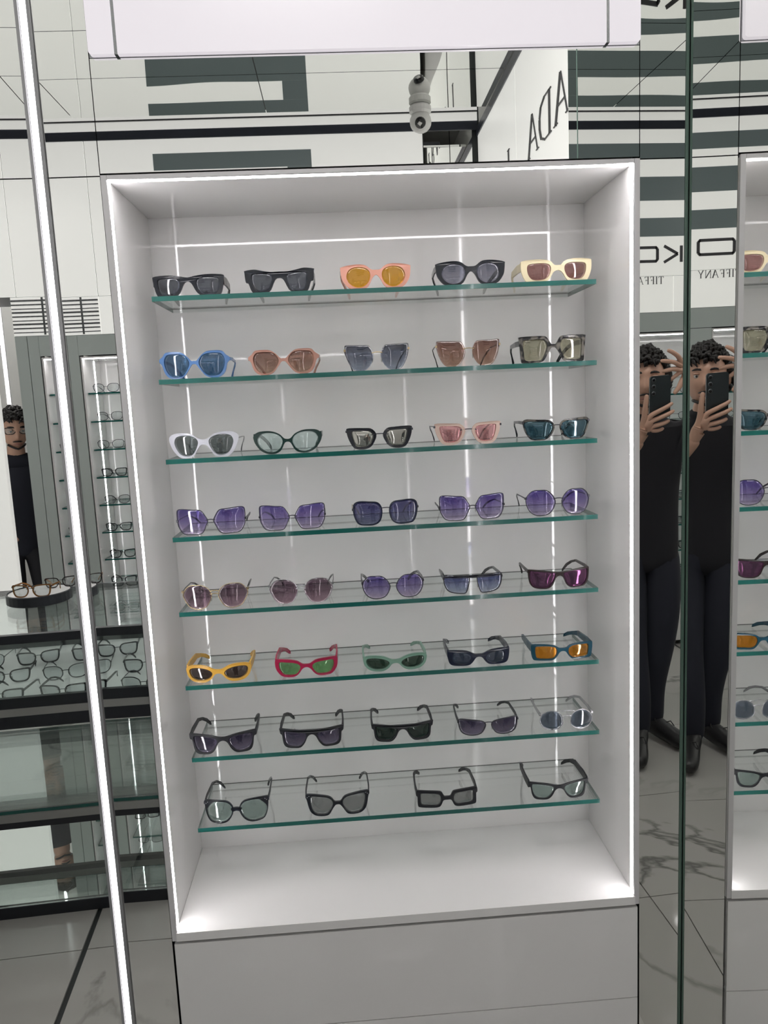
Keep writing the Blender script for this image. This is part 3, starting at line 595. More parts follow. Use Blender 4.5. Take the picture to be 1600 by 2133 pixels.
GL = [
 (0,-0.3628,0.1369,0.0405,'block','acetate_black','lens_grey','wide','acetate_brown','chunky black rectangular sunglasses, leftmost on the top shelf'),
 (0,-0.1876,0.1344,0.0457,'shelter','acetate_black','lens_grey','thick','acetate_black','black heavy-browed sunglasses, second from the left on the top shelf'),
 (0,-0.0001,0.1375,0.0473,'cateye','acetate_coral','lens_yellow','thick','acetate_coral','coral pink cat-eye sunglasses with yellow lenses on the top shelf'),
 (0,0.1863,0.1373,0.0467,'cateye','acetate_black','lens_greyfade','thick','acetate_black','thick black cat-eye sunglasses between coral and cream pairs'),
 (0,0.3582,0.1418,0.0438,'cream','acetate_cream','lens_plum','wide','acetate_cream','cream rectangular sunglasses with dusky pink lenses on the top shelf'),
 (1,-0.3631,0.1363,0.0525,'hexround','acetate_blue','lens_blue','mid','acetate_blue','large bright blue sunglasses with blue lenses'),
 (1,-0.1897,0.1379,0.0491,'hexround','acetate_rose','lens_brownfade','mid','acetate_rose','large dusty rose sunglasses with graded brown lenses'),
 (1,-0.0052,0.1272,0.0510,'butterfly','metal_gold','lens_slatefade','thin','metal_dark','rimless butterfly sunglasses with graded slate blue lenses'),
 (1,0.1768,0.1268,0.0513,'butterfly','metal_gold','lens_brownfade','thin','acetate_brown','rimless butterfly sunglasses with graded brown lenses'),
 (1,0.3477,0.1350,0.0528,'square','acetate_tortoise','lens_olive','thick','acetate_black','square dark tortoiseshell sunglasses with olive lenses'),
 (2,-0.3573,0.1375,0.0490,'softcat','acetate_pearl','lens_greengrey','thin','metal_silver','pearly white cat-eye sunglasses with dark grey lenses'),
 (2,-0.1916,0.1371,0.0455,'oval','acetate_green','lens_paleteal','thick','acetate_green','dark green oval glasses with pale clear teal lenses'),
 (2,-0.0076,0.1324,0.0430,'ringcat','acetate_black','lens_silver','thin','metal_dark','black cat-eye sunglasses with silver mirrored lenses and thin metal bridge'),
 (2,0.1717,0.1350,0.0437,'ringcat','acetate_nude','lens_pink','thin','metal_dark','nude beige cat-eye sunglasses with pink mirrored lenses'),
 (2,0.3525,0.1355,0.0434,'ringwide','acetate_tortoise','lens_deepteal','mid','acetate_black','dark-topped sunglasses with deep teal lenses, rightmost on the third shelf'),
 (3,-0.3553,0.1367,0.0518,'geo','metal_dark','lens_violet','thin','metal_dark','violet angular thin-wire sunglasses, leftmost on the fourth shelf'),
 (3,-0.1920,0.1323,0.0506,'geo','metal_dark','lens_violet','thin','metal_dark','violet angular thin-wire sunglasses, second from the left on the fourth shelf'),
 (3,-0.0025,0.1330,0.0499,'softsquare','acetate_navy','lens_indigo','thin','metal_gold','dark-rimmed soft square sunglasses with indigo lenses on the fourth shelf'),
 (3,0.1752,0.1330,0.0512,'geo','metal_dark','lens_violet','thin','metal_dark','violet angular thin-wire sunglasses right of the dark-rimmed soft square pair'),
 (3,0.3535,0.1320,0.0522,'roundhex','metal_dark','lens_violet','thin','metal_dark','violet rounded thin-wire sunglasses, rightmost on the fourth shelf'),
 (4,-0.3576,0.1319,0.0501,'aviahex','metal_gold','lens_mauve','thin','acetate_black','gold-rimmed aviator sunglasses with mauve lenses, leftmost on the fifth shelf'),
 (4,-0.1836,0.1304,0.0512,'aviahex','metal_silver','lens_mauve','thin','acetate_black','silver-rimmed aviator sunglasses with mauve lenses, second on the fifth shelf'),
 (4,0.0055,0.1261,0.0472,'roundhex','metal_dark','lens_violet','mid','acetate_black','small violet rounded wire sunglasses in the middle of the fifth shelf'),
 (4,0.1715,0.1209,0.0392,'navigator','metal_dark','lens_bluefade','mid','acetate_black','black-browed navigator sunglasses with pale blue graded lenses'),
 (4,0.3521,0.1277,0.0413,'sport','acetate_brown','lens_magenta','mid','acetate_brown','dark sports sunglasses with magenta mirrored lenses'),
 (5,-0.3635,0.1331,0.0373,'wrap','acetate_yellow','lens_brown','wide','acetate_yellow','yellow narrow sunglasses with brown lenses'),
 (5,-0.1824,0.1298,0.0376,'wraprect','acetate_crimson','lens_green','wide','acetate_crimson','crimson narrow sunglasses with green lenses'),
 (5,0.0029,0.1338,0.0339,'wrap','acetate_mint','lens_darkgreen','thick','acetate_mint','mint green narrow sunglasses with dark green lenses'),
 (5,0.1786,0.1318,0.0338,'wideblock','acetate_navy','lens_navy','wide','acetate_navy','dark navy wide-sided narrow sunglasses between mint and teal pairs'),
 (5,0.3568,0.1315,0.0350,'slimrect','acetate_teal','lens_orange','wide','acetate_teal','dark teal narrow rectangular sunglasses with orange lenses'),
 (6,-0.3656,0.1396,0.0448,'wayfarer','acetate_matt','lens_duskfade','thick','acetate_matt','matt black sunglasses with dusky graded lenses, leftmost on the seventh shelf'),
 (6,-0.1803,0.1348,0.0420,'flattop','acetate_matt','lens_duskfade','thick','acetate_matt','flat-topped matt black sunglasses, second on the seventh shelf'),
 (6,0.0115,0.1312,0.0386,'flattop','acetate_matt','lens_bottle','thick','acetate_matt','matt black sunglasses with bottle green lenses on the seventh shelf'),
 (6,0.1947,0.1274,0.0352,'wirerect','metal_dark','lens_duskfade','mid','acetate_matt','thin dark metal rectangular sunglasses with graded purple-grey lenses'),
 (6,0.3635,0.1126,0.0425,'round','metal_silver','lens_bluegrey','mid','metal_silver','round silver wire sunglasses with double bridge and blue-grey lenses'),
 (7,-0.3487,0.1347,0.0519,'bigsquare','acetate_black','lens_sagegrey','mid','acetate_black','large black square-round sunglasses with sage lenses, leftmost on the bottom shelf'),
 (7,-0.1341,0.1354,0.0486,'studded','acetate_black','lens_midgrey','mid','acetate_black','black studded-corner sunglasses with grey lenses, second on the bottom shelf'),
 (7,0.1010,0.1334,0.0384,'rectthick','acetate_matt','lens_midgrey','thick','acetate_matt','thick black low rectangular sunglasses with grey lenses on the bottom shelf'),
 (7,0.3449,0.1319,0.0392,'wayfarer','acetate_matt','lens_sagegrey','wide','acetate_matt','matt black wide-armed sunglasses with grey-green lenses, rightmost on the bottom shelf'),
]
SUN = []
for i, (r, x, w_, h, sty, fm, lm, tk, tm, lab) in enumerate(GL):
    yy = 0.114 if r < 4 else 0.1095
    SUN.append(make_glasses('sunglasses', lab, 'sunglasses', (x, yy, SHELF_Z[r] + 0.0003), w_, h, sty, fm, lm, tk, tm, 'sunglasses on the glass shelves', yaw=random.uniform(-.02, .02), extra='rivets' if sty in ('studded', 'bigsquare') else None))
#PART3
# ------------------------------------------------------------------ lettering
LET = {   # strokes: x0, z0, x1, z1, half width (thick or hair) in units of the letter height
 'A': [(.04, 0, .40, 1, .022), (.42, 1, .74, 0, .06), (.17, .36, .60, .36, .018), (-.05, .012, .14, .012, .012), (.62, .012, .86, .012, .012)],
 'D': [(.12, 0, .12, 1, .06), (.02, .015, .40, .015, .016), (.02, .985, .40, .985, .016), (.40, .985, .62, .86, .03), (.62, .86, .70, .62, .05), (.70, .62, .70, .38, .06), (.70, .38, .62, .14, .05), (.62, .14, .40, .015, .03)],
 'P': [(.12, 0, .12, 1, .06), (.0, .012, .24, .012, .012), (.02, .985, .40, .985, .016), (.40, .985, .56, .88, .03), (.56, .88, .58, .74, .055), (.58, .74, .54, .60, .04), (.54, .60, .38, .50, .02), (.38, .50, .12, .50, .016)],
 'R': [(.12, 0, .12, 1, .06), (.0, .012, .24, .012, .012), (.02, .985, .40, .985, .016), (.40, .985, .56, .88, .03), (.56, .88, .58, .74, .055), (.58, .74, .54, .60, .04), (.54, .60, .38, .52, .02), (.38, .52, .12, .52, .016), (.36, .52, .66, 0, .055)],
 'T': [(.35, 0, .35, 1, .05), (.0, .975, .70, .975, .025), (.01, .98, .01, .80, .014), (.69, .98, .69, .80, .014), (.22, .012, .48, .012, .012)],
 'I': [(.15, 0, .15, 1, .05), (.02, .012, .28, .012, .012), (.02, .988, .28, .988, .012)],
 'F': [(.12, 0, .12, 1, .05), (.0, .012, .26, .012, .012), (.02, .978, .58, .978, .022), (.57, .98, .57, .80, .014), (.12, .52, .42, .52, .018), (.42, .62, .42, .42, .014)],
 'N': [(.08, 0, .08, 1, .02), (.10, 1, .70, 0, .05), (.72, 0, .72, 1, .02), (-.02, .012, .18, .012, .012), (.62, .988, .82, .988, .012)],
 'Y': [(.36, 0, .36, .46, .05), (.06, 1, .36, .44, .05), (.68, 1, .36, .44, .02), (-.04, .988, .16, .988, .012), (.58, .988, .78, .988, .012), (.24, .012, .48, .012, .012)],
 'O': [(.16, .08, 2.24, .08, .085), (.16, .92, 2.24, .92, .085), (.10, .16, .10, .84, .09), (2.30, .16, 2.30, .84, .09), (.10, .18, .22, .07, .08), (2.18, .07, 2.30, .18, .08), (.10, .82, .22, .93, .08), (2.18, .93, 2.30, .82, .08)],
 'K': [(.10, 0, .10, 1, .09), (.34, .50, 1.25, 1.0, .085), (.34, .50, 1.25, 0.0, .085)],
}
def letter(ch, org, ax, up, out, size, mat, parent, sx=1.0):
    """strokes as thin raised bars; ax = reading direction, up, out = away from the wall"""
    org, ax, up, out = Vector(org), Vector(ax), Vector(up), Vector(out); mb = MB()
    for x0, z0, x1, z1, w in LET[ch]:
        a, b = Vector((x0 * sx, z0)), Vector((x1 * sx, z1)); d = (b - a).normalized(); n = Vector((-d.y, d.x)) * w
        pts = [org + size * (ax * p.x + up * p.y) for p in (a + n, b + n, b - n, a - n)]
        mb.prism(pts, out * 0.004)
    return mb.build('letter', mat, parent)

# ------------------------------------------------------------------ opposite wall: backlit brand panels
def panel(name, b, label, mat='brand_panel', cat='wall panel', group='backlit wall panels'):
    return box_thing(name, mat, b, label, cat, group)
Y0, Y1 = YO - 0.0115, YO
bp = panel('brand_panel', (-1.30, 0.415, Y0, Y1, 2.1065, 2.8615), 'large backlit white panel with black bar emblem on the opposite wall')
bp2 = panel('brand_panel', (-0.818, 0.415, Y0, Y1, 1.912, 2.1035), 'low backlit white panel with small serif lettering on the opposite wall')
panel('brand_panel', (-1.30, -0.823, Y0, Y1, 1.912, 2.1035), 'blank low backlit panel left of the lettered panel on the opposite wall')
panel('brand_panel', (-1.515, -1.305, Y0, Y1, 2.1065, 2.8615), 'narrow blank backlit panel above the glass column on the opposite wall')
panel('brand_panel', (-2.30, -1.52, Y0, Y1, 2.1065, 2.8615), 'blank backlit panel above the doorway on the opposite wall')
panel('brand_panel', (-3.04, -2.305, Y0, Y1, 2.1065, 2.8615), 'blank backlit panel at the far left end of the opposite wall')
em = thing('bar_emblem', 'black interlocking horizontal bar emblem on the backlit panel', 'emblem', (-0.56, YO + 0.002, 2.31))
for z0, z1, x0, x1 in ((2.710, 2.790, -0.962, -0.161), (2.498, 2.620, -0.962, -0.161), (2.312, 2.408, -0.962, -0.161)):
    MB().box(x0, x1, YO + 0.0004, YO + 0.004, z0, z1).build('bar', 'logo_black', em)
MB().box(-0.285, -0.161, YO + 0.0004, YO + 0.004, 2.621, 2.709).build('bar', 'logo_black', em)
# lettering built mirror-reversed, putting a further mirror's reflection into its shape
ko = thing('reversed_lettering', 'wide square reversed letters under the black bar emblem', 'lettering', (-0.7, YO + 0.001, 2.172))
letter('O', (-0.735, YO + 0.0004, 2.175), (1, 0, 0), (0, 0, 1), (0, 1, 0), 0.086, 'letter_grey', ko)
letter('K', (-0.762, YO + 0.0004, 2.175), (-1, 0, 0), (0, 0, 1), (0, 1, 0), 0.086, 'letter_grey', ko) if False else letter('K', (-0.872, YO + 0.0004, 2.175), (1, 0, 0), (0, 0, 1), (0, 1, 0), 0.086, 'letter_grey', ko)
tf = thing('serif_lettering', 'small thin reversed serif letters along the low backlit panel', 'lettering', (-0.63, YO + 0.001, 2.06))
x = -0.762
for ch, adv in zip('TIFFANY', (.034, .019, .031, .033, .038, .040, .04)):
    letter(ch, (x, YO + 0.0004, 2.061), (1, 0, 0), (0, 0, 1), (0, 1, 0), 0.040, 'letter_grey', tf); x += adv
# right wall panels and the big lettering
panel('brand_panel', (XR, XR + 0.0115, -1.886, -0.66, 2.02, 2.8615), 'backlit white panel with big serif lettering on the right wall')
panel('brand_panel', (XR, XR + 0.0115, -2.735, -1.892, 2.02, 2.8615), 'backlit white panel next to the corner on the right wall')
panel('wall_cladding', (XR, XR + 0.0115, -2.735, -0.66, 0.0, 2.015), 'plain white cladding under the lettered panels on the right wall', 'white_satin', 'wall panel', None)
pl = thing('serif_sign', 'big black serif letters on the backlit panel of the right wall', 'lettering', (XR - 0.001, -1.2, 2.39))
for ch, yy, sx in (('P', -0.76, 1.4), ('R', -0.94, 1.4), ('A', -1.158, 1.33), ('D', -1.350, 1.55), ('A', -1.535, 1.33)):
    letter(ch, (XR - 0.0004, yy, 2.394), (0, -1, 0), (0, 0, 1), (-1, 0, 0), 0.147, 'letter_grey', pl, sx)
letter('I', (XR - 0.0004, -2.005, 2.394), (0, -1, 0), (0, 0, 1), (-1, 0, 0), 0.147, 'letter_grey', pl)
# mirrors, glass and light strip of the opposite wall
gr = thing('imitated_reflection', 'white board with dark bars imitating mirror reflections above the glass column', 'imitated reflection', (-1.42, YO, 1.912))  # glowing board and bars imitate what a mirror band reflects here
MB().box(-1.545, -1.3025, Y0, Y1, 1.912, 2.1035).build('reflection_board', 'brand_panel', gr)
for k in range(9):
    MB().box(-1.543, -1.3045, YO + 0.0004, YO + 0.006, 1.925 + k * 0.0195, 1.9295 + k * 0.0195 + 0.002 * (k % 3)).build('reflection_bar', 'chrome_dark', gr)
MB().box(-1.395, -1.385, YO + 0.0062, YO + 0.008, 1.914, 2.101).build('upright', 'chrome_dark', gr)  # dark vertical line of the same imitated reflection
tag(MB().box(-1.4295, 0.415, Y0, Y1, 1.8065, 1.909).build('painted_glass_strip', 'painted_glass', None, (-0.5, YO, 1.8065)), 'grey-green painted glass strip above the lit cabinets, opposite wall', 'wall panel')
tag(MB().box(-0.6155, -0.4545, Y0, Y1, 0, 1.8035).build('painted_glass_pilaster', 'painted_glass', None, (-0.535, YO, 0)), 'grey-green painted glass pilaster between the two lit cabinets, opposite wall', 'wall panel')
mirror_box('mirror_panel', (0.419, 0.553, Y0, Y1, 0, 2.8615), 'left half of the mirror pilaster by the corner, opposite wall', 'mirror', 'mirrors of the opposite wall')
mirror_box('mirror_panel', (0.557, 0.672, Y0, Y1, 0, 2.8615), 'right half of the mirror pilaster by the corner, opposite wall', 'mirror', 'mirrors of the opposite wall')
mirror_box('mirror_panel', (0.3455, 0.415, Y0, Y1, 0, 1.8035), 'slim mirror strip right of the second lit cabinet, opposite wall', 'mirror', 'mirrors of the opposite wall')
gc = thing('glass_column', 'greenish glass clad column beside the doorway, opposite wall', 'column', (-1.49, YO, 0))
MB().box(-1.5445, -1.487, Y0, Y1, 0, 1.909).build('glass_pane', 'painted_glass', gc)
MB().box(-1.484, -1.4305, Y0, Y1, 0, 1.909).build('glass_pane', 'painted_glass', gc)
cl = thing('light_profile', 'vertical light strip in the corner of the opposite wall', 'light strip', (0.687, YO, 0))
MB().box(0.681, 0.694, YO + 0.002, YO + 0.006, 0.02, 2.44).build('diffuser', 'led', cl)
MB().box(0.676, 0.6985, YO - 0.011, YO + 0.0018, 0, 2.46).build('rail', 'aluminium', cl)
dl = thing('light_profile', 'vertical light strip behind the shop assistant', 'light strip', (-2.0, -3.9, 1.3))
MB().box(-2.008, -1.992, -3.906, -3.902, 1.32, 2.9).build('diffuser', 'led', dl)
MB().box(-2.014, -1.986, -3.918, -3.9065, 1.30, 2.92).build('rail', 'aluminium', dl)
# security camera under the ceiling
cc = thing('security_camera', 'white dome security camera hanging from the ceiling near the opposite wall', 'camera', (0.37, -2.42, ZC - 0.13))
MB().lathe([(.045, 0), (.052, -.008), (.052, -.03), (.044, -.04)], (0.37, -2.42, ZC - 0.001), 20).build('mount', 'camera_white', cc)
hd = MB().ball((0.37, -2.42, ZC - 0.075), (.052, .052, .05), 16, 10).build('head', 'camera_white', cc)
MB().tube([(0.364, -2.372, ZC - 0.092), (0.360, -2.362, ZC - 0.100)], [.026, .024], 16).build('lens_window', 'phone_lens', hd)
MB().tube([(0.360, -2.3625, ZC - 0.0995), (0.3596, -2.3612, ZC - 0.1003)], [.012, .012], 4).build('lens_badge', 'camera_white', hd)

# ------------------------------------------------------------------ opposite lit cabinets with eyeglasses
def lit_cabinet(x0, x1, label):
    z0, z1, yb = 0.30, 1.80, YO - 0.30
    c = thing('lit_cabinet', label, 'cabinet', ((x0 + x1) / 2, YO, 0), 'lit cabinets of the opposite wall')
    MB().box(x0, x1, yb - 0.02, yb, 0.0, z1).build('back_panel', 'white_gloss', c)
    for a, b in ((x0, x0 + 0.008), (x1 - 0.008, x1)): MB().box(a, b, yb + 0.0005, YO, 0, z1).build('side_panel', 'white_gloss', c)
    MB().box(x0 + 0.0085, x1 - 0.0085, yb + 0.0005, YO, z1 - 0.008, z1).build('top_panel', 'white_gloss', c)
    MB().box(x0 + 0.0085, x1 - 0.0085, yb + 0.0005, YO, z0 - 0.018, z0).build('bottom_panel', 'white_gloss', c)
    MB().box(x0 + 0.0085, x1 - 0.0085, YO - 0.016, YO, 0.03, z0 - 0.022).build('drawer_front', 'white_gloss', c)
    MB().box(x0 + 0.012, x1 - 0.012, YO - 0.03, YO - 0.004, z1 - 0.012, z1 - 0.0085).build('led_strip', 'led', c)
    for a in (x0 + 0.0083, x1 - 0.0098): MB().box(a, a + 0.0015, yb + 0.10, yb + 0.115, z0 + 0.002, z1 - 0.013).build('led_strip', 'led', c)

lit_cabinet(-1.424, -0.618, 'lit white cabinet with eyeglasses beside the glass column, opposite wall')
lit_cabinet(-0.452, 0.342, 'second lit white cabinet behind the photographer, opposite wall')
OZ = [1.613 - 0.150 * i for i in range(9)]
proto = {}
def place_copy(src, loc, rotz, label, group):
    r = src.copy(); COL.objects.link(r); r.location = loc; r.rotation_euler = (0, 0, rotz); r['label'] = label; r['group'] = group
    for ch in src.children:
        c = ch.copy(); COL.objects.link(c); c.parent = r
    return r
NTH = ['top', 'second', 'third', 'fourth', 'fifth', 'sixth', 'seventh', 'eighth', 'lowest']
for side, (x0, x1, cname) in enumerate(((-1.412, -0.632, 'first'), (-0.44, 0.33, 'second'))):
    for i, z in enumerate(OZ):
        m = MB(); m.box(x0, x1, YO - 0.299, YO - 0.035, z - 0.008, z)
        o = m.build('glass_shelf', ['counter_glass', 'glass_edge'], None, ((x0 + x1) / 2, YO - 0.2, z - 0.008))
        for p in o.data.polygons:
            if abs(p.normal.z) < 0.5: p.material_index = 1
        tag(o, '%s glass shelf in the %s lit cabinet, opposite wall' % (NTH[i], cname), 'shelf', 'glass shelves of the opposite wall')
        if side == 0:
            for k, xx in enumerate((-1.325, -1.140, -0.955, -0.770)):
                key = 'reading' if i in (0, 1, 2, 4) else 'readrect'
                lab = '%s eyeglasses, number %s from the glass column on the %s shelf opposite' % ('thin wire' if key == 'reading' else 'black rimmed', ('one', 'two', 'three', 'four')[k], NTH[i])
                loc = (xx + random.uniform(-.01, .01), YO - 0.052, z + 0.0003); rz = math.pi + random.uniform(-.15, .15)
                if key not in proto:
                    proto[key] = make_glasses('eyeglasses', lab, 'eyeglasses', loc, 0.136, 0.044, key, 'metal_dark' if key == 'reading' else 'acetate_black', 'lens_clear', 'thin' if key == 'reading' else 'mid', 'metal_dark' if key == 'reading' else 'acetate_black', 'eyeglasses of the opposite cabinet', yaw=rz)
                else: place_copy(proto[key], loc, rz, lab, 'eyeglasses of the opposite cabinet')

# ------------------------------------------------------------------ glass display counter left of the photographer
ct = thing('display_counter', 'long glass display counter with black bars left of the photographer', 'counter', (-1.4, -1.1, 0))
cx0, cx1, cy0, cy1 = -2.30, -0.60, -1.42, -0.80
MB().box(cx0, cx1, cy0, cy1, 0.0, 0.036).build('base', 'trim_black', ct)
MB().box(cx0 + 0.01, cx1 - 0.01, cy0 + 0.05, cy1 - 0.012, 0.0362, 0.040).build('mirror_floor', 'mirror', ct)
for z0, z1, mt in ((0.855, 0.880, 'trim_black'), (0.661, 0.692, 'trim_black'), (0.637, 0.6605, 'counter_grey'), (0.600, 0.6365, 'trim_black'), (0.289, 0.308, 'trim_black'), (0.3085, 0.333, 'counter_grey')):
    MB().box(cx0, cx1, cy1 - 0.018, cy1, z0, z1).build('front_bar', mt, ct)
    MB().box(cx0, cx1, cy0, cy0 + 0.018, z0, z1).build('back_bar', mt, ct)
for x in (cx0, cx1 - 0.02):
    MB().box(x, x + 0.02, cy0 + 0.0185, cy1 - 0.0185, 0.855, 0.880).build('end_bar', 'trim_black', ct)
    MB().box(x, x + 0.02, cy0 + 0.0185, cy1 - 0.0185, 0.600, 0.692).build('end_bar', 'trim_black', ct)
MB().box(cx0 + 0.021, cx1 - 0.021, cy0 + 0.0185, cy1 - 0.0185, 0.872, 0.880).build('glass_top', 'counter_glass', ct)
MB().box(cx0 + 0.021, cx1 - 0.021, cy0 + 0.0185, cy1 - 0.0185, 0.655, 0.665).build('display_floor', 'white_satin', ct)
MB().box(cx0, cx1, cy0, cy1 - 0.001, 0.334, 0.347).build('lower_shelf', ['glass_edge'], ct) if False else None
sh = MB().box(cx0, cx1, cy0, cy1, 0.336, 0.346).build('lower_shelf', ['counter_glass', 'glass_edge'], ct)
for p in sh.data.polygons:
    if abs(p.normal.z) < 0.5: p.material_index = 1
MB().box(cx0, cx1, cy1 - 0.008, cy1 - 0.002, 0.692, 0.855).build('front_pane', 'counter_glass', ct)
MB().box(cx0, cx1, cy1 - 0.008, cy1 - 0.002, 0.347, 0.600).build('front_pane', 'counter_glass', ct)
MB().box(cx0, cx1, cy1 - 0.008, cy1 - 0.002, 0.037, 0.289).build('front_pane', 'counter_glass', ct)
for x in (cx0 + 0.01, -1.45, cx1 - 0.03):
    MB().box(x, x + 0.02, cy0 + 0.02, cy0 + 0.04, 0.036, 0.60).build('upright', 'trim_black', ct)
dk = thing('dark_drawer_box', 'small dark box on the lower glass shelf of the counter', 'box', (-0.66, -1.0, 0.3465))
MB().box(-0.73, -0.62, -1.10, -0.93, 0.3467, 0.385).build('box_body', 'trim_black', dk)
MB().box(-0.732, -0.618, -1.102, -0.928, 0.3855, 0.392).build('lid', 'counter_grey', dk)
# eyeglasses lying in the counter
n = 0
for row, (yy, xs_) in enumerate(((-0.835, (-0.72, -0.90, -1.08, -1.26, -1.44)), (-1.015, (-0.76, -0.94, -1.12, -1.30)), (-1.195, (-0.72, -0.90, -1.08, -1.26)))):
    for k, xx in enumerate(xs_):
        lab = 'dark eyeglasses lying in the glass counter, %s row, number %s from the man' % (('front', 'middle', 'back')[row], ('one', 'two', 'three', 'four', 'five', 'six')[k])
        place_copy(proto['readrect' if (n % 3) else 'reading'], (xx, yy + random.uniform(-.003, .003), 0.6653), math.pi + random.uniform(-.16, .16), lab, 'eyeglasses in the counter'); n += 1
# round tray on top with two pairs
tr = thing('round_tray', 'round black-rimmed display tray on the glass counter', 'tray', (-1.06, -1.22, 0.8803))
MB().lathe([(.098, 0), (.105, .004), (.105, .034), (.101, .036), (.099, .030), (.02, .029)], (-1.06, -1.22, 0.8803), 32).build('tray_body', 'trim_black', tr)
MB().lathe([(.098, 0), (.098, .002)], (-1.06, -1.22, 0.9105), 32).build('tray_pad', 'white_satin', tr)
bsdf('acetate_amber', (0.25, 0.11, 0.03), 0.2)
make_glasses('eyeglasses', 'amber tortoise eyeglasses on the round tray', 'eyeglasses', (-1.06, -1.135, 0.9128), 0.13, 0.042, 'readrect', 'acetate_amber', 'lens_clear', 'mid', 'acetate_amber', 'eyeglasses on the round tray', yaw=math.pi + .15, length=.10)
make_glasses('eyeglasses', 'dark eyeglasses at the right of the round tray', 'eyeglasses', (-1.00, -1.26, 0.9128), 0.10, 0.036, 'readrect', 'acetate_brown', 'lens_clear', 'mid', 'acetate_amber', 'eyeglasses on the round tray', yaw=math.pi - .2, length=.04)
#PART4
# ------------------------------------------------------------------ people
def skin_mesh(chains, root, levels=2):
    """chains: lists of (point, radius) joined where points coincide; returns verts, faces"""
    key = lambda p: tuple(round(c, 5) for c in p)
    idx = {}; vs = []; rs = []; es = []
    for ch in chains:
        prev = None
        for p, r in ch:
            k = key(p)
            if k not in idx: idx[k] = len(vs); vs.append(tuple(p)); rs.append(r)
            i = idx[k]
            if prev is not None and prev != i: es.append((prev, i))
            prev = i
    me = bpy.data.meshes.new('tmp'); me.from_pydata(vs, es, [])
    ob = bpy.data.objects.new('tmp', me); COL.objects.link(ob)
    md = ob.modifiers.new('skin', 'SKIN'); md.use_smooth_shade = True; md.branch_smoothing = 0.4
    sv = me.skin_vertices[0].data
    for i, r in enumerate(rs):
        r = r if hasattr(r, '__len__') else (r, r)
        sv[i].radius = r; sv[i].use_root = False
    sv[idx[key(root)]].use_root = True
    sd = ob.modifiers.new('sub', 'SUBSURF'); sd.levels = levels; sd.render_levels = levels
    dg = bpy.context.evaluated_depsgraph_get(); dg.update()
    ev = ob.evaluated_get(dg); m2 = ev.to_mesh()
    V = [tuple(v.co) for v in m2.vertices]; F_ = [tuple(p.vertices) for p in m2.polygons]
    ev.to_mesh_clear(); bpy.data.objects.remove(ob); bpy.data.meshes.remove(me)
    return V, F_
def head_geo(c, fwd, s=1.0, tilt=0.0):
    """head surface around centre c, face towards fwd; returns verts, faces and a mapping to world"""
    f = Vector((fwd[0], fwd[1], 0)).normalized(); f = (f + Vector((0, 0, tilt))).normalized(); r = f.cross(Vector((0, 0, 1))).normalized(); u = r.cross(f)
    W = lambda x, y, z: Vector(c) + s * (r * x + f * y + u * z)     # x: figure's right, y: forward, z: up
    vs = []; fs = []; n, m = 40, 34
    g = lambda v, a, w: math.exp(-((v - a) / w) ** 2)
    for i in range(m + 1):
        th = math.pi * i / m
        for k in range(n):
            q = 2 * math.pi * k / n
            x, y, z = math.sin(th) * math.cos(q), math.sin(th) * math.sin(q), math.cos(th)
            X, Y_, Z_ = .074 * x, .094 * y, .122 * z
            if z < 0: X *= 1 - .30 * z * z; Y_ *= 1 - .10 * z * z
            if y > 0:
                Y_ += .008 * g(z, -.80, .22) * y                                  # chin
                Y_ -= .010 * g(abs(X), .032, .015) * g(Z_, .012, .016)             # eye sockets
                Y_ += .006 * g(Z_, .034, .012) * g(X, 0, .05)                      # brow
                Y_ += .024 * g(X, 0, .011) * max(0, min(1, (.022 - Z_) / .05)) * (1 if Z_ > -.030 else math.exp(-((Z_ + .030) / .006) ** 2))   # nose
                Y_ += .005 * g(Z_, -.056, .008) * g(X, 0, .022) - .003 * g(Z_, -.066, .004) * g(X, 0, .022) + .005 * g(Z_, -.075, .007) * g(X, 0, .018)
                Y_ += .004 * g(abs(X), .042, .016) * g(Z_, -.012, .02)             # cheeks
            vs.append(W(X, Y_, Z_))
    for i in range(m):
        for k in range(n): fs.append((i * n + k, (i + 1) * n + k, (i + 1) * n + (k + 1) % n, i * n + (k + 1) % n))
    return vs, fs, W
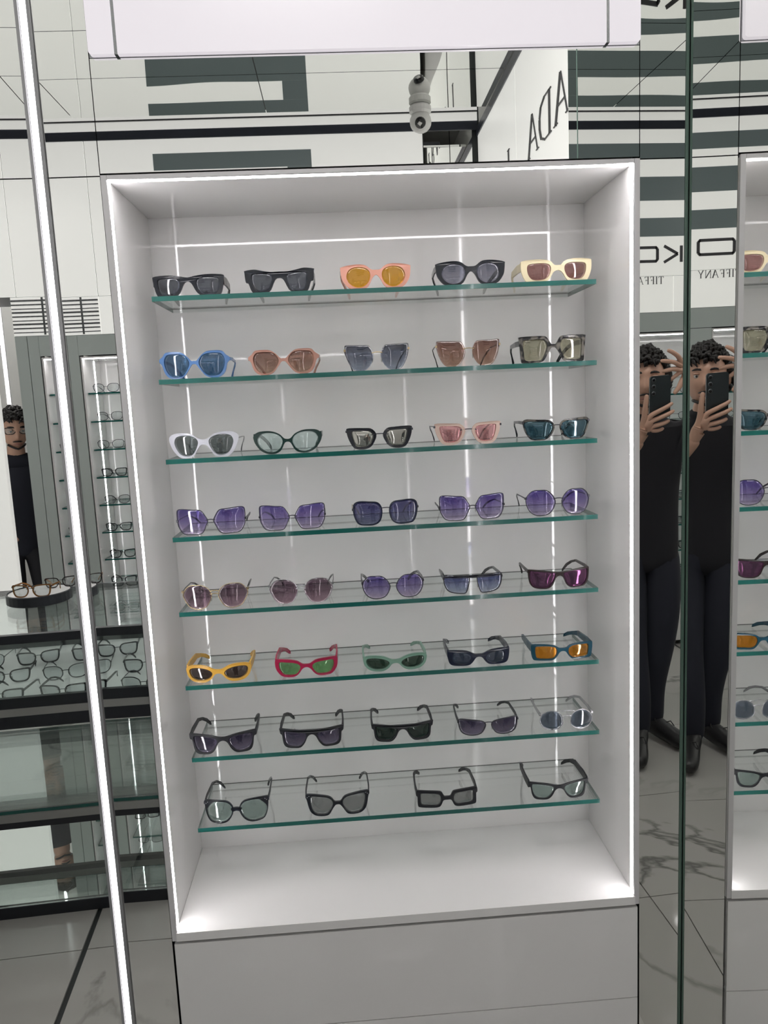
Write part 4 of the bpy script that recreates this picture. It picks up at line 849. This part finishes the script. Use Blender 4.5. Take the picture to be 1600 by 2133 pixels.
def face_parts(W, root, s=1.0, beard=True, seed=1):
    rnd = random.Random(seed)
    for sx in (-1, 1):
        e = MB(); c = W(.032 * sx, .0735, .010); e.ball((0, 0, 0), .0112 * s, 12, 8); e.v = [tuple(Vector(p) + c) for p in e.v]; eo = e.build('eye', 'eye_white', root)
        e = MB(); c = W(.032 * sx, .0808, .009); e.ball((0, 0, 0), .0052 * s, 8, 6); e.v = [tuple(Vector(p) + c) for p in e.v]; e.build('iris', 'hair', root)
        MB().tube([W(sx * (.012 + .008 * k), .090 - .0012 * k * k, .031 + .0035 * math.sin(k * .7)) for k in range(6)], [.003 * s, .0048 * s, .0048 * s, .0045 * s, .0035 * s, .0018 * s], 6).build('eyebrow', 'hair', root)
        MB().tube([W(sx * (.019 + .0052 * k), .0845 - .0010 * (k - 2.5) ** 2 * .6, .0165 + .0022 * math.sin(k * .63)) for k in range(6)], [.0022 * s, .004 * s, .0046 * s, .0046 * s, .004 * s, .0022 * s], 6).build('eyelid', 'skin', root)
        e = MB(); pts = []
        ear = MB().tube([W(sx * .073, .004 * math.cos(a) - .004, .004 + .028 * math.sin(a)) + (W(sx * .012, 0, 0) - W(0, 0, 0)) * (1 + math.cos(a)) * .35 for a in [k * 2 * math.pi / 10 for k in range(10)]], .0065 * s, 6, closed=True); ear.build('ear', 'skin', root)
    MB().tube([W(.024 * t, .0945 - .010 * t * t, -.0655 - .001 * t * t) for t in (-1, -.6, -.2, .2, .6, 1)], [.0012, .0034, .0042, .0042, .0034, .0012], 6).build('lips', 'lip', root)
    # hair: cap of soft overlapping locks
    h = MB()
    for i in range(520):
        a = rnd.uniform(0, 2 * math.pi); z = rnd.uniform(-.30, 1.0)
        if math.sin(a) > .25 and z < .50: continue
        if z < .1 and math.sin(a) > -.05 and abs(math.cos(a)) > .6: continue
        rr = math.sqrt(max(0, 1 - z * z)); base = (.074 * rr * math.cos(a), .094 * rr * math.sin(a), .122 * z)
        d = Vector((math.cos(a) * rr, math.sin(a) * rr, z + .25)).normalized(); tw = Vector((-math.sin(a), math.cos(a), rnd.uniform(-.5, .3))) * rnd.uniform(-.018, .018)
        p = [W(*base), W(*(Vector(base) + d * .016 + tw * .4)), W(*(Vector(base) + d * .022 + tw + Vector((0, .004, -.006)))), W(*(Vector(base) + d * .016 + tw * 1.7 + Vector((0, .004, -.018))))]
        h.tube(p, [.0095 * s, .009 * s, .0065 * s, .002 * s], 5)
    h.build('hair', 'hair', root)
    if beard:
        b = MB()
        MB_pts = []
        b.tube([W(.026 * t, .0955 - .012 * t * t, -.049 - .005 * t * t) for t in (-1, -.5, 0, .5, 1)], [.002, .0045, .004, .0045, .002], 6)
        b.tube([W(.050 * math.sin(t), .018 + .066 * math.cos(t), -.098 + .018 * abs(math.sin(t))) for t in [k * .3 - 1.2 for k in range(9)]], [.006] * 9, 6)
        b.build('beard', 'hair', root)
def mat_skin_body(V, F_, extra, name, mat, root, off):
    mb = MB(); mb.add(V, F_, True)
    for v, f in extra: mb.add(v, f, True)
    return mb.build(name, mat, root, off)
def pc(a, b, c=0.0): return CAM + CR * a + CU * b + CF * c      # point near the phone: right, up, forward of the lens

# --- the photographer, standing just behind his raised phone
dm = Vector((0.33, 0.944, 0)).normalized(); rm = Vector((dm.y, -dm.x, 0)); up = Vector((0, 0, 1))
dc = Vector((0.414, 0.910, 0))
Hc = CAM + Vector((0.91, -0.414, 0)) * 0.040 - dc * 0.30 + Vector((0, 0, 0.028))
nb = Hc + Vector((0, 0, -0.175)) - dm * 0.030
man = thing('person', 'man in black holding up a dark phone with both hands, seen in the mirrors', 'person', (nb.x, nb.y, 0))
MOFF = Vector((nb.x, nb.y, 0))
chest = nb - up * .15 - dm * .015; waist = nb - up * .36 - dm * .01; pel = nb - up * .50 - dm * .01
shR = nb + rm * .185 - up * .055; shL = nb - rm * .185 - up * .055
wrR = pc(.052, -.205, -.035); wrL = pc(-.175, .005, -.075)
elR = (shR + wrR) / 2 - up * .19 + rm * .09 - dm * .02; elL = (shL + wrL) / 2 - up * .18 - rm * .10
fR = [(Vector((-.055, -1.56, .085))), Vector((-.035, -1.50, .05)), Vector((.015, -1.385, .030))]
fL = [(Vector((-.165, -1.66, .085))), Vector((-.185, -1.61, .05)), Vector((-.225, -1.49, .030))]
hipR = pel + rm * .085 - up * .06; hipL = pel - rm * .085 - up * .06
knR = (hipR + fR[0]) / 2 + dm * .045 + rm * .01; knL = (hipL + fL[0]) / 2 + dm * .03
# skin: neck, forearms and hands grow out of one surface
def hand(wr, palm, fingers, thumb, pre):
    ch = [[(pre, .032), (wr, (.026, .023)), ((wr + palm[0]) / 2, (.027, .020)), (palm[0], (.032, .017))]]
    for k, f in enumerate(fingers):
        r = (.0090, .0094, .0090, .0078)[k]
        ch.append([(palm[0], (.032, .017)), (f[0], r * 1.12), (f[1], r * 1.02), (f[2], r * .95), (f[3], r * .72)])
    ch.append([((wr + palm[0]) / 2, (.027, .020)), (thumb[0], .0125), (thumb[1], .0105), (thumb[2], .0080)])
    return ch
palmR = [pc(.036, -.150, -.030)]
RF = [[pc(.022, -.108, -.018), pc(-.012, -.092, -.014), pc(-.044, -.078, -.014), pc(-.068, -.066, -.020)],
      [pc(.016, -.130, -.018), pc(-.016, -.118, -.013), pc(-.050, -.106, -.013), pc(-.074, -.096, -.020)],
      [pc(.012, -.151, -.020), pc(-.014, -.146, -.014), pc(-.038, -.140, -.014), pc(-.056, -.134, -.022)],
      [pc(.014, -.170, -.022), pc(-.006, -.170, -.018), pc(-.022, -.168, -.020), pc(-.036, -.164, -.028)]]
RT = [pc(.044, -.118, -.022), pc(.042, -.070, -.018), pc(.036, -.024, -.020)]
palmL = [pc(-.128, .052, -.060)]
LF = [[pc(-.098, .074, -.050), pc(-.076, .086, -.038), pc(-.048, .092, -.036), pc(-.022, .096, -.040)],
      [pc(-.106, .092, -.052), pc(-.090, .110, -.042), pc(-.070, .124, -.040), pc(-.050, .134, -.044)],
      [pc(-.094, .056, -.050), pc(-.074, .060, -.040), pc(-.050, .057, -.040), pc(-.028, .052, -.044)],
      [pc(-.098, .036, -.054), pc(-.084, .030, -.046), pc(-.070, .020, -.044), pc(-.058, .012, -.046)]]
LT = [pc(-.120, .020, -.050), pc(-.098, -.012, -.036), pc(-.074, -.036, -.030)]
sleeveR = elR.lerp(wrR, .45); sleeveL = elL.lerp(wrL, .35)
bodych = [[(pel, (.085, .06)), (waist, (.09, .06)), (chest, (.10, .065)), (nb - up * .03, (.060, .05)), (nb + up * .04 + dm * .005, .056), (Hc - up * .07 - dm * .01, .054)],
          [(chest, (.10, .065)), (shR, .042), (elR, .034), (sleeveR, .036), (elR.lerp(wrR, .8), .031), (wrR, .024)],
          [(chest, (.10, .065)), (shL, .042), (elL, .034), (sleeveL, .036), (elL.lerp(wrL, .8), .031), (wrL, .024)],
          [(pel, (.085, .06)), (hipR, .06), (knR, .044), (fR[0], .040), (fR[1], .038), (fR[2], .030)],
          [(pel, (.085, .06)), (hipL, .06), (knL, .044), (fL[0], .040), (fL[1], .038), (fL[2], .030)]]
V, F_ = skin_mesh(bodych, pel)
HRv = skin_mesh(hand(wrR, palmR, RF, RT, elR.lerp(wrR, .55)), wrR); HLv = skin_mesh(hand(wrL, palmL, LF, LT, elL.lerp(wrL, .55)), wrL)
hv, hf, Wm = head_geo(Hc, (dc.x, dc.y), 1.06)
WLOC[man.name] = MOFF
mat_skin_body(V, F_, [HRv, HLv, (hv, hf)], 'body', 'skin', man, MOFF)
face_parts(Wm, man, 1.06, True, 3)
# clothes: shirt with sleeves pushed up, trousers, boots
V, F_ = skin_mesh([[(pel - up * .16, (.15, .12)), (pel - up * .04, (.155, .118)), (waist, (.150, .112)), (chest, (.175, .125)), (nb - up * .045, (.125, .095)), (nb + up * .02, (.085, .078)), (nb + up * .06 + dm * .008, .070)],
                   [(nb - up * .045, (.125, .095)), (shR - rm * .04, .085), (shR, .078), (shR.lerp(elR, .5), .068), (elR, .060), (elR.lerp(wrR, .25), .054), (elR.lerp(wrR, .42), .048)], [(nb - up * .045, (.125, .095)), (shL + rm * .04, .085), (shL, .078), (shL.lerp(elL, .5), .068), (elL, .060), (sleeveL, .054), (elL.lerp(wrL, .5), .048)]], chest)
mat_skin_body(V, F_, [], 'shirt', 'black_cloth', man, MOFF)
V, F_ = skin_mesh([[(pel + up * .03, (.128, .098)), (pel - up * .03, (.130, .102)), (hipR, .108), (knR, .080), (fR[0] + up * .14, .066), (fR[0] - up * .05, .062)],
                   [(pel - up * .03, (.130, .102)), (hipL, .108), (knL, .080), (fL[0] + up * .14, .066), (fL[0] - up * .05, .062)]], pel + up * .03)
mat_skin_body(V, F_, [], 'trousers', 'navy_cloth', man, MOFF)
for ft in (fR, fL):
    t = (ft[2] - ft[0]); t.z = 0; t.normalize()
    a = ft[0].copy(); a.z = .12; b = ft[0].copy(); b.z = .05; c_ = ft[1].copy(); c_.z = .048; d_ = ft[2].copy(); d_.z = .036; e_ = ft[2] + t * .05; e_.z = .032; hl = ft[0] - t * .05; hl.z = .042
    V, F_ = skin_mesh([[(a, .052), (b, .050), (c_, .046), (d_, (.042, .034)), (e_, (.030, .024))], [(b, .050), (hl, .036)]], b)
    V = [(x, y, max(z, .002)) for x, y, z in V]
    so = mat_skin_body(V, F_, [], 'boot', 'shoe_black', man, MOFF)
    top = c_ + up * .05; sd = Vector((t.y, -t.x, 0))
    MB().tube([top + sd * .030 * math.sin(k * .8) + t * (.012 * k - .02) + up * (.012 * math.sin(k * 1.6) - .004 * k) for k in range(9)], .0026, 6).build('lace', 'shoe_black', so, MOFF)
# the phone he holds
ph = thing('phone', 'dark green-black phone held up in both hands of the man', 'phone', tuple(pc(-.021, -.045, -.03)))
def phone_box(a0, a1, b0, b1, c0, c1, r, name, mat, parent):
    pts = []
    for ax, bx, s0 in ((a1 - r, b1 - r, 0), (a0 + r, b1 - r, 1), (a0 + r, b0 + r, 2), (a1 - r, b0 + r, 3)):
        for k in range(4):
            q = (s0 + k / 3) * math.pi / 2; pts.append(pc(ax + r * math.cos(q), bx + r * math.sin(q), c0))
    MB().prism(pts, CF * (c1 - c0)).build(name, mat, parent)
phone_box(-.062, .020, -.123, .040, -.039, -.030, .010, 'body', 'phone_body', ph)
for k, bb in enumerate((.026, .0, -.026)):
    c0 = pc(.006, bb, -.0295); MB().tube([c0, c0 + CF * .0022], [.0085, .0080], 16).build('lens_ring', 'lens_ring', ph)
    MB().tube([c0 + CF * .0023, c0 + CF * .0028], [.0055, .0052], 12).build('lens_glass', 'phone_lens', ph)

# --- shop assistant behind the doorway on the left, head bowed
P2 = Vector((-1.83, -3.40, 0)); d2 = Vector((0.45, 0.89, 0)).normalized(); r2 = Vector((d2.y, -d2.x, 0))
ast = thing('person', 'shop assistant with glasses in dark clothes, leaning over, seen in the far-left mirror', 'person', tuple(P2))
H2 = P2 + up * 1.435 + d2 * .10; n2 = H2 - up * .17 - d2 * .05
ch2 = n2 - up * .15 - d2 * .04; wa2 = n2 - up * .36 - d2 * .07; pe2 = P2 + up * .76 - d2 * .06
s2R, s2L = n2 + r2 * .18 - up * .05, n2 - r2 * .18 - up * .05
e2R, e2L = s2R - up * .26 + r2 * .05, s2L - up * .26 - r2 * .05
w2R, w2L = e2R + d2 * .19 - up * .12 - r2 * .08, e2L + d2 * .19 - up * .12 + r2 * .10
def simple_hand(wr, d, side):
    pal = wr + d * .07 - up * .01; ch = [[(wr, .024), (pal, (.034, .016))]]
    for k in range(4):
        o = side * (.030 - .020 * k); L = (.060, .068, .062, .048)[k]
        ch.append([(pal, (.034, .016)), (pal + d * .035 + o, .0095), (pal + d * (.035 + L * .5) + o - up * .010, .0088), (pal + d * (.035 + L * .85) + o - up * .034, .007)])
    ch.append([(wr, .024), (wr + d * .035 + side * .040 - up * .01, .012), (wr + d * .075 + side * .052 - up * .028, .009)])
    return ch
knees = {}
chains = [[(pe2, (.085, .06)), (wa2, (.09, .06)), (ch2, (.10, .065)), (n2 - up * .03, (.06, .05)), (n2 + up * .04 + d2 * .02, .054), (H2 - up * .07 - d2 * .01, .052)],
          [(ch2, (.10, .065)), (s2R, .042), (e2R, .034), (w2R, .025)], [(ch2, (.10, .065)), (s2L, .042), (e2L, .034), (w2L, .025)]]
legs = []
for sd in (1, -1):
    hp = pe2 + r2 * .085 * sd - up * .05; kn = P2 + r2 * .09 * sd + up * .42 + d2 * .02; an = P2 + r2 * .095 * sd + up * .08 - d2 * .03; to = an + d2 * .15; to.z = .035
    chains.append([(pe2, (.085, .06)), (hp, .06), (kn, .044), (an, .036), (to, .028)]); legs.append((hp, kn, an, to))
V, F_ = skin_mesh(chains, pe2)
hv, hf, W2 = head_geo(H2, (d2.x, d2.y), 1.0, -.25)
mat_skin_body(V, F_, [skin_mesh(simple_hand(w2R, d2, -r2), w2R), skin_mesh(simple_hand(w2L, d2, r2), w2L), (hv, hf)], 'body', 'skin', ast, P2)
face_parts(W2, ast, 1.0, True, 9)
V, F_ = skin_mesh([[(pe2 - up * .12, (.15, .12)), (pe2, (.15, .115)), (wa2, (.15, .112)), (ch2, (.172, .122)), (n2 - up * .045, (.12, .09)), (n2 + up * .03, (.08, .075))], [(n2 - up * .045, (.12, .09)), (s2R - r2 * .04, .082), (s2R, .075), (e2R, .058), (e2R.lerp(w2R, .8), .046)], [(n2 - up * .045, (.12, .09)), (s2L + r2 * .04, .082), (s2L, .075), (e2L, .058), (e2L.lerp(w2L, .8), .046)]], ch2)
mat_skin_body(V, F_, [], 'shirt', 'navy_cloth', ast, P2)
V, F_ = skin_mesh([[(pe2 + up * .05, (.128, .098)), (pe2 - up * .01, (.130, .102)), (legs[0][0], .100), (legs[0][1], .072), (legs[0][2] + up * .02, .060)], [(pe2 - up * .01, (.130, .102)), (legs[1][0], .100), (legs[1][1], .072), (legs[1][2] + up * .02, .060)]], pe2 + up * .05)
mat_skin_body(V, F_, [], 'trousers', 'black_cloth', ast, P2)
for hp, kn, an, to in legs:
    b = an.copy(); b.z = .05; e_ = to + d2 * .05; e_.z = .032; hl = an - d2 * .05; hl.z = .04
    V, F_ = skin_mesh([[(an + up * .02, .048), (b, .048), (to, (.042, .034)), (e_, (.030, .024))], [(b, .048), (hl, .036)]], b)
    mat_skin_body([(x, y, max(z, .002)) for x, y, z in V], F_, [], 'shoe', 'shoe_black', ast, P2)
gw = W2(0, .098, -.006)
make_glasses('eyeglasses', 'dark framed eyeglasses worn by the shop assistant', 'eyeglasses', (gw.x, gw.y, gw.z), 0.138, 0.040, 'readrect', 'acetate_black', 'lens_clear', 'mid', 'acetate_black', 'worn eyeglasses', yaw=math.atan2(d2.y, d2.x) + math.pi / 2, length=0.11)
for o in SC.objects:
    if o.name.startswith('eyeglasses') and o.get('label', '').endswith('shop assistant'): o.rotation_euler = (0, 0, math.atan2(d2.y, d2.x) + math.pi / 2)
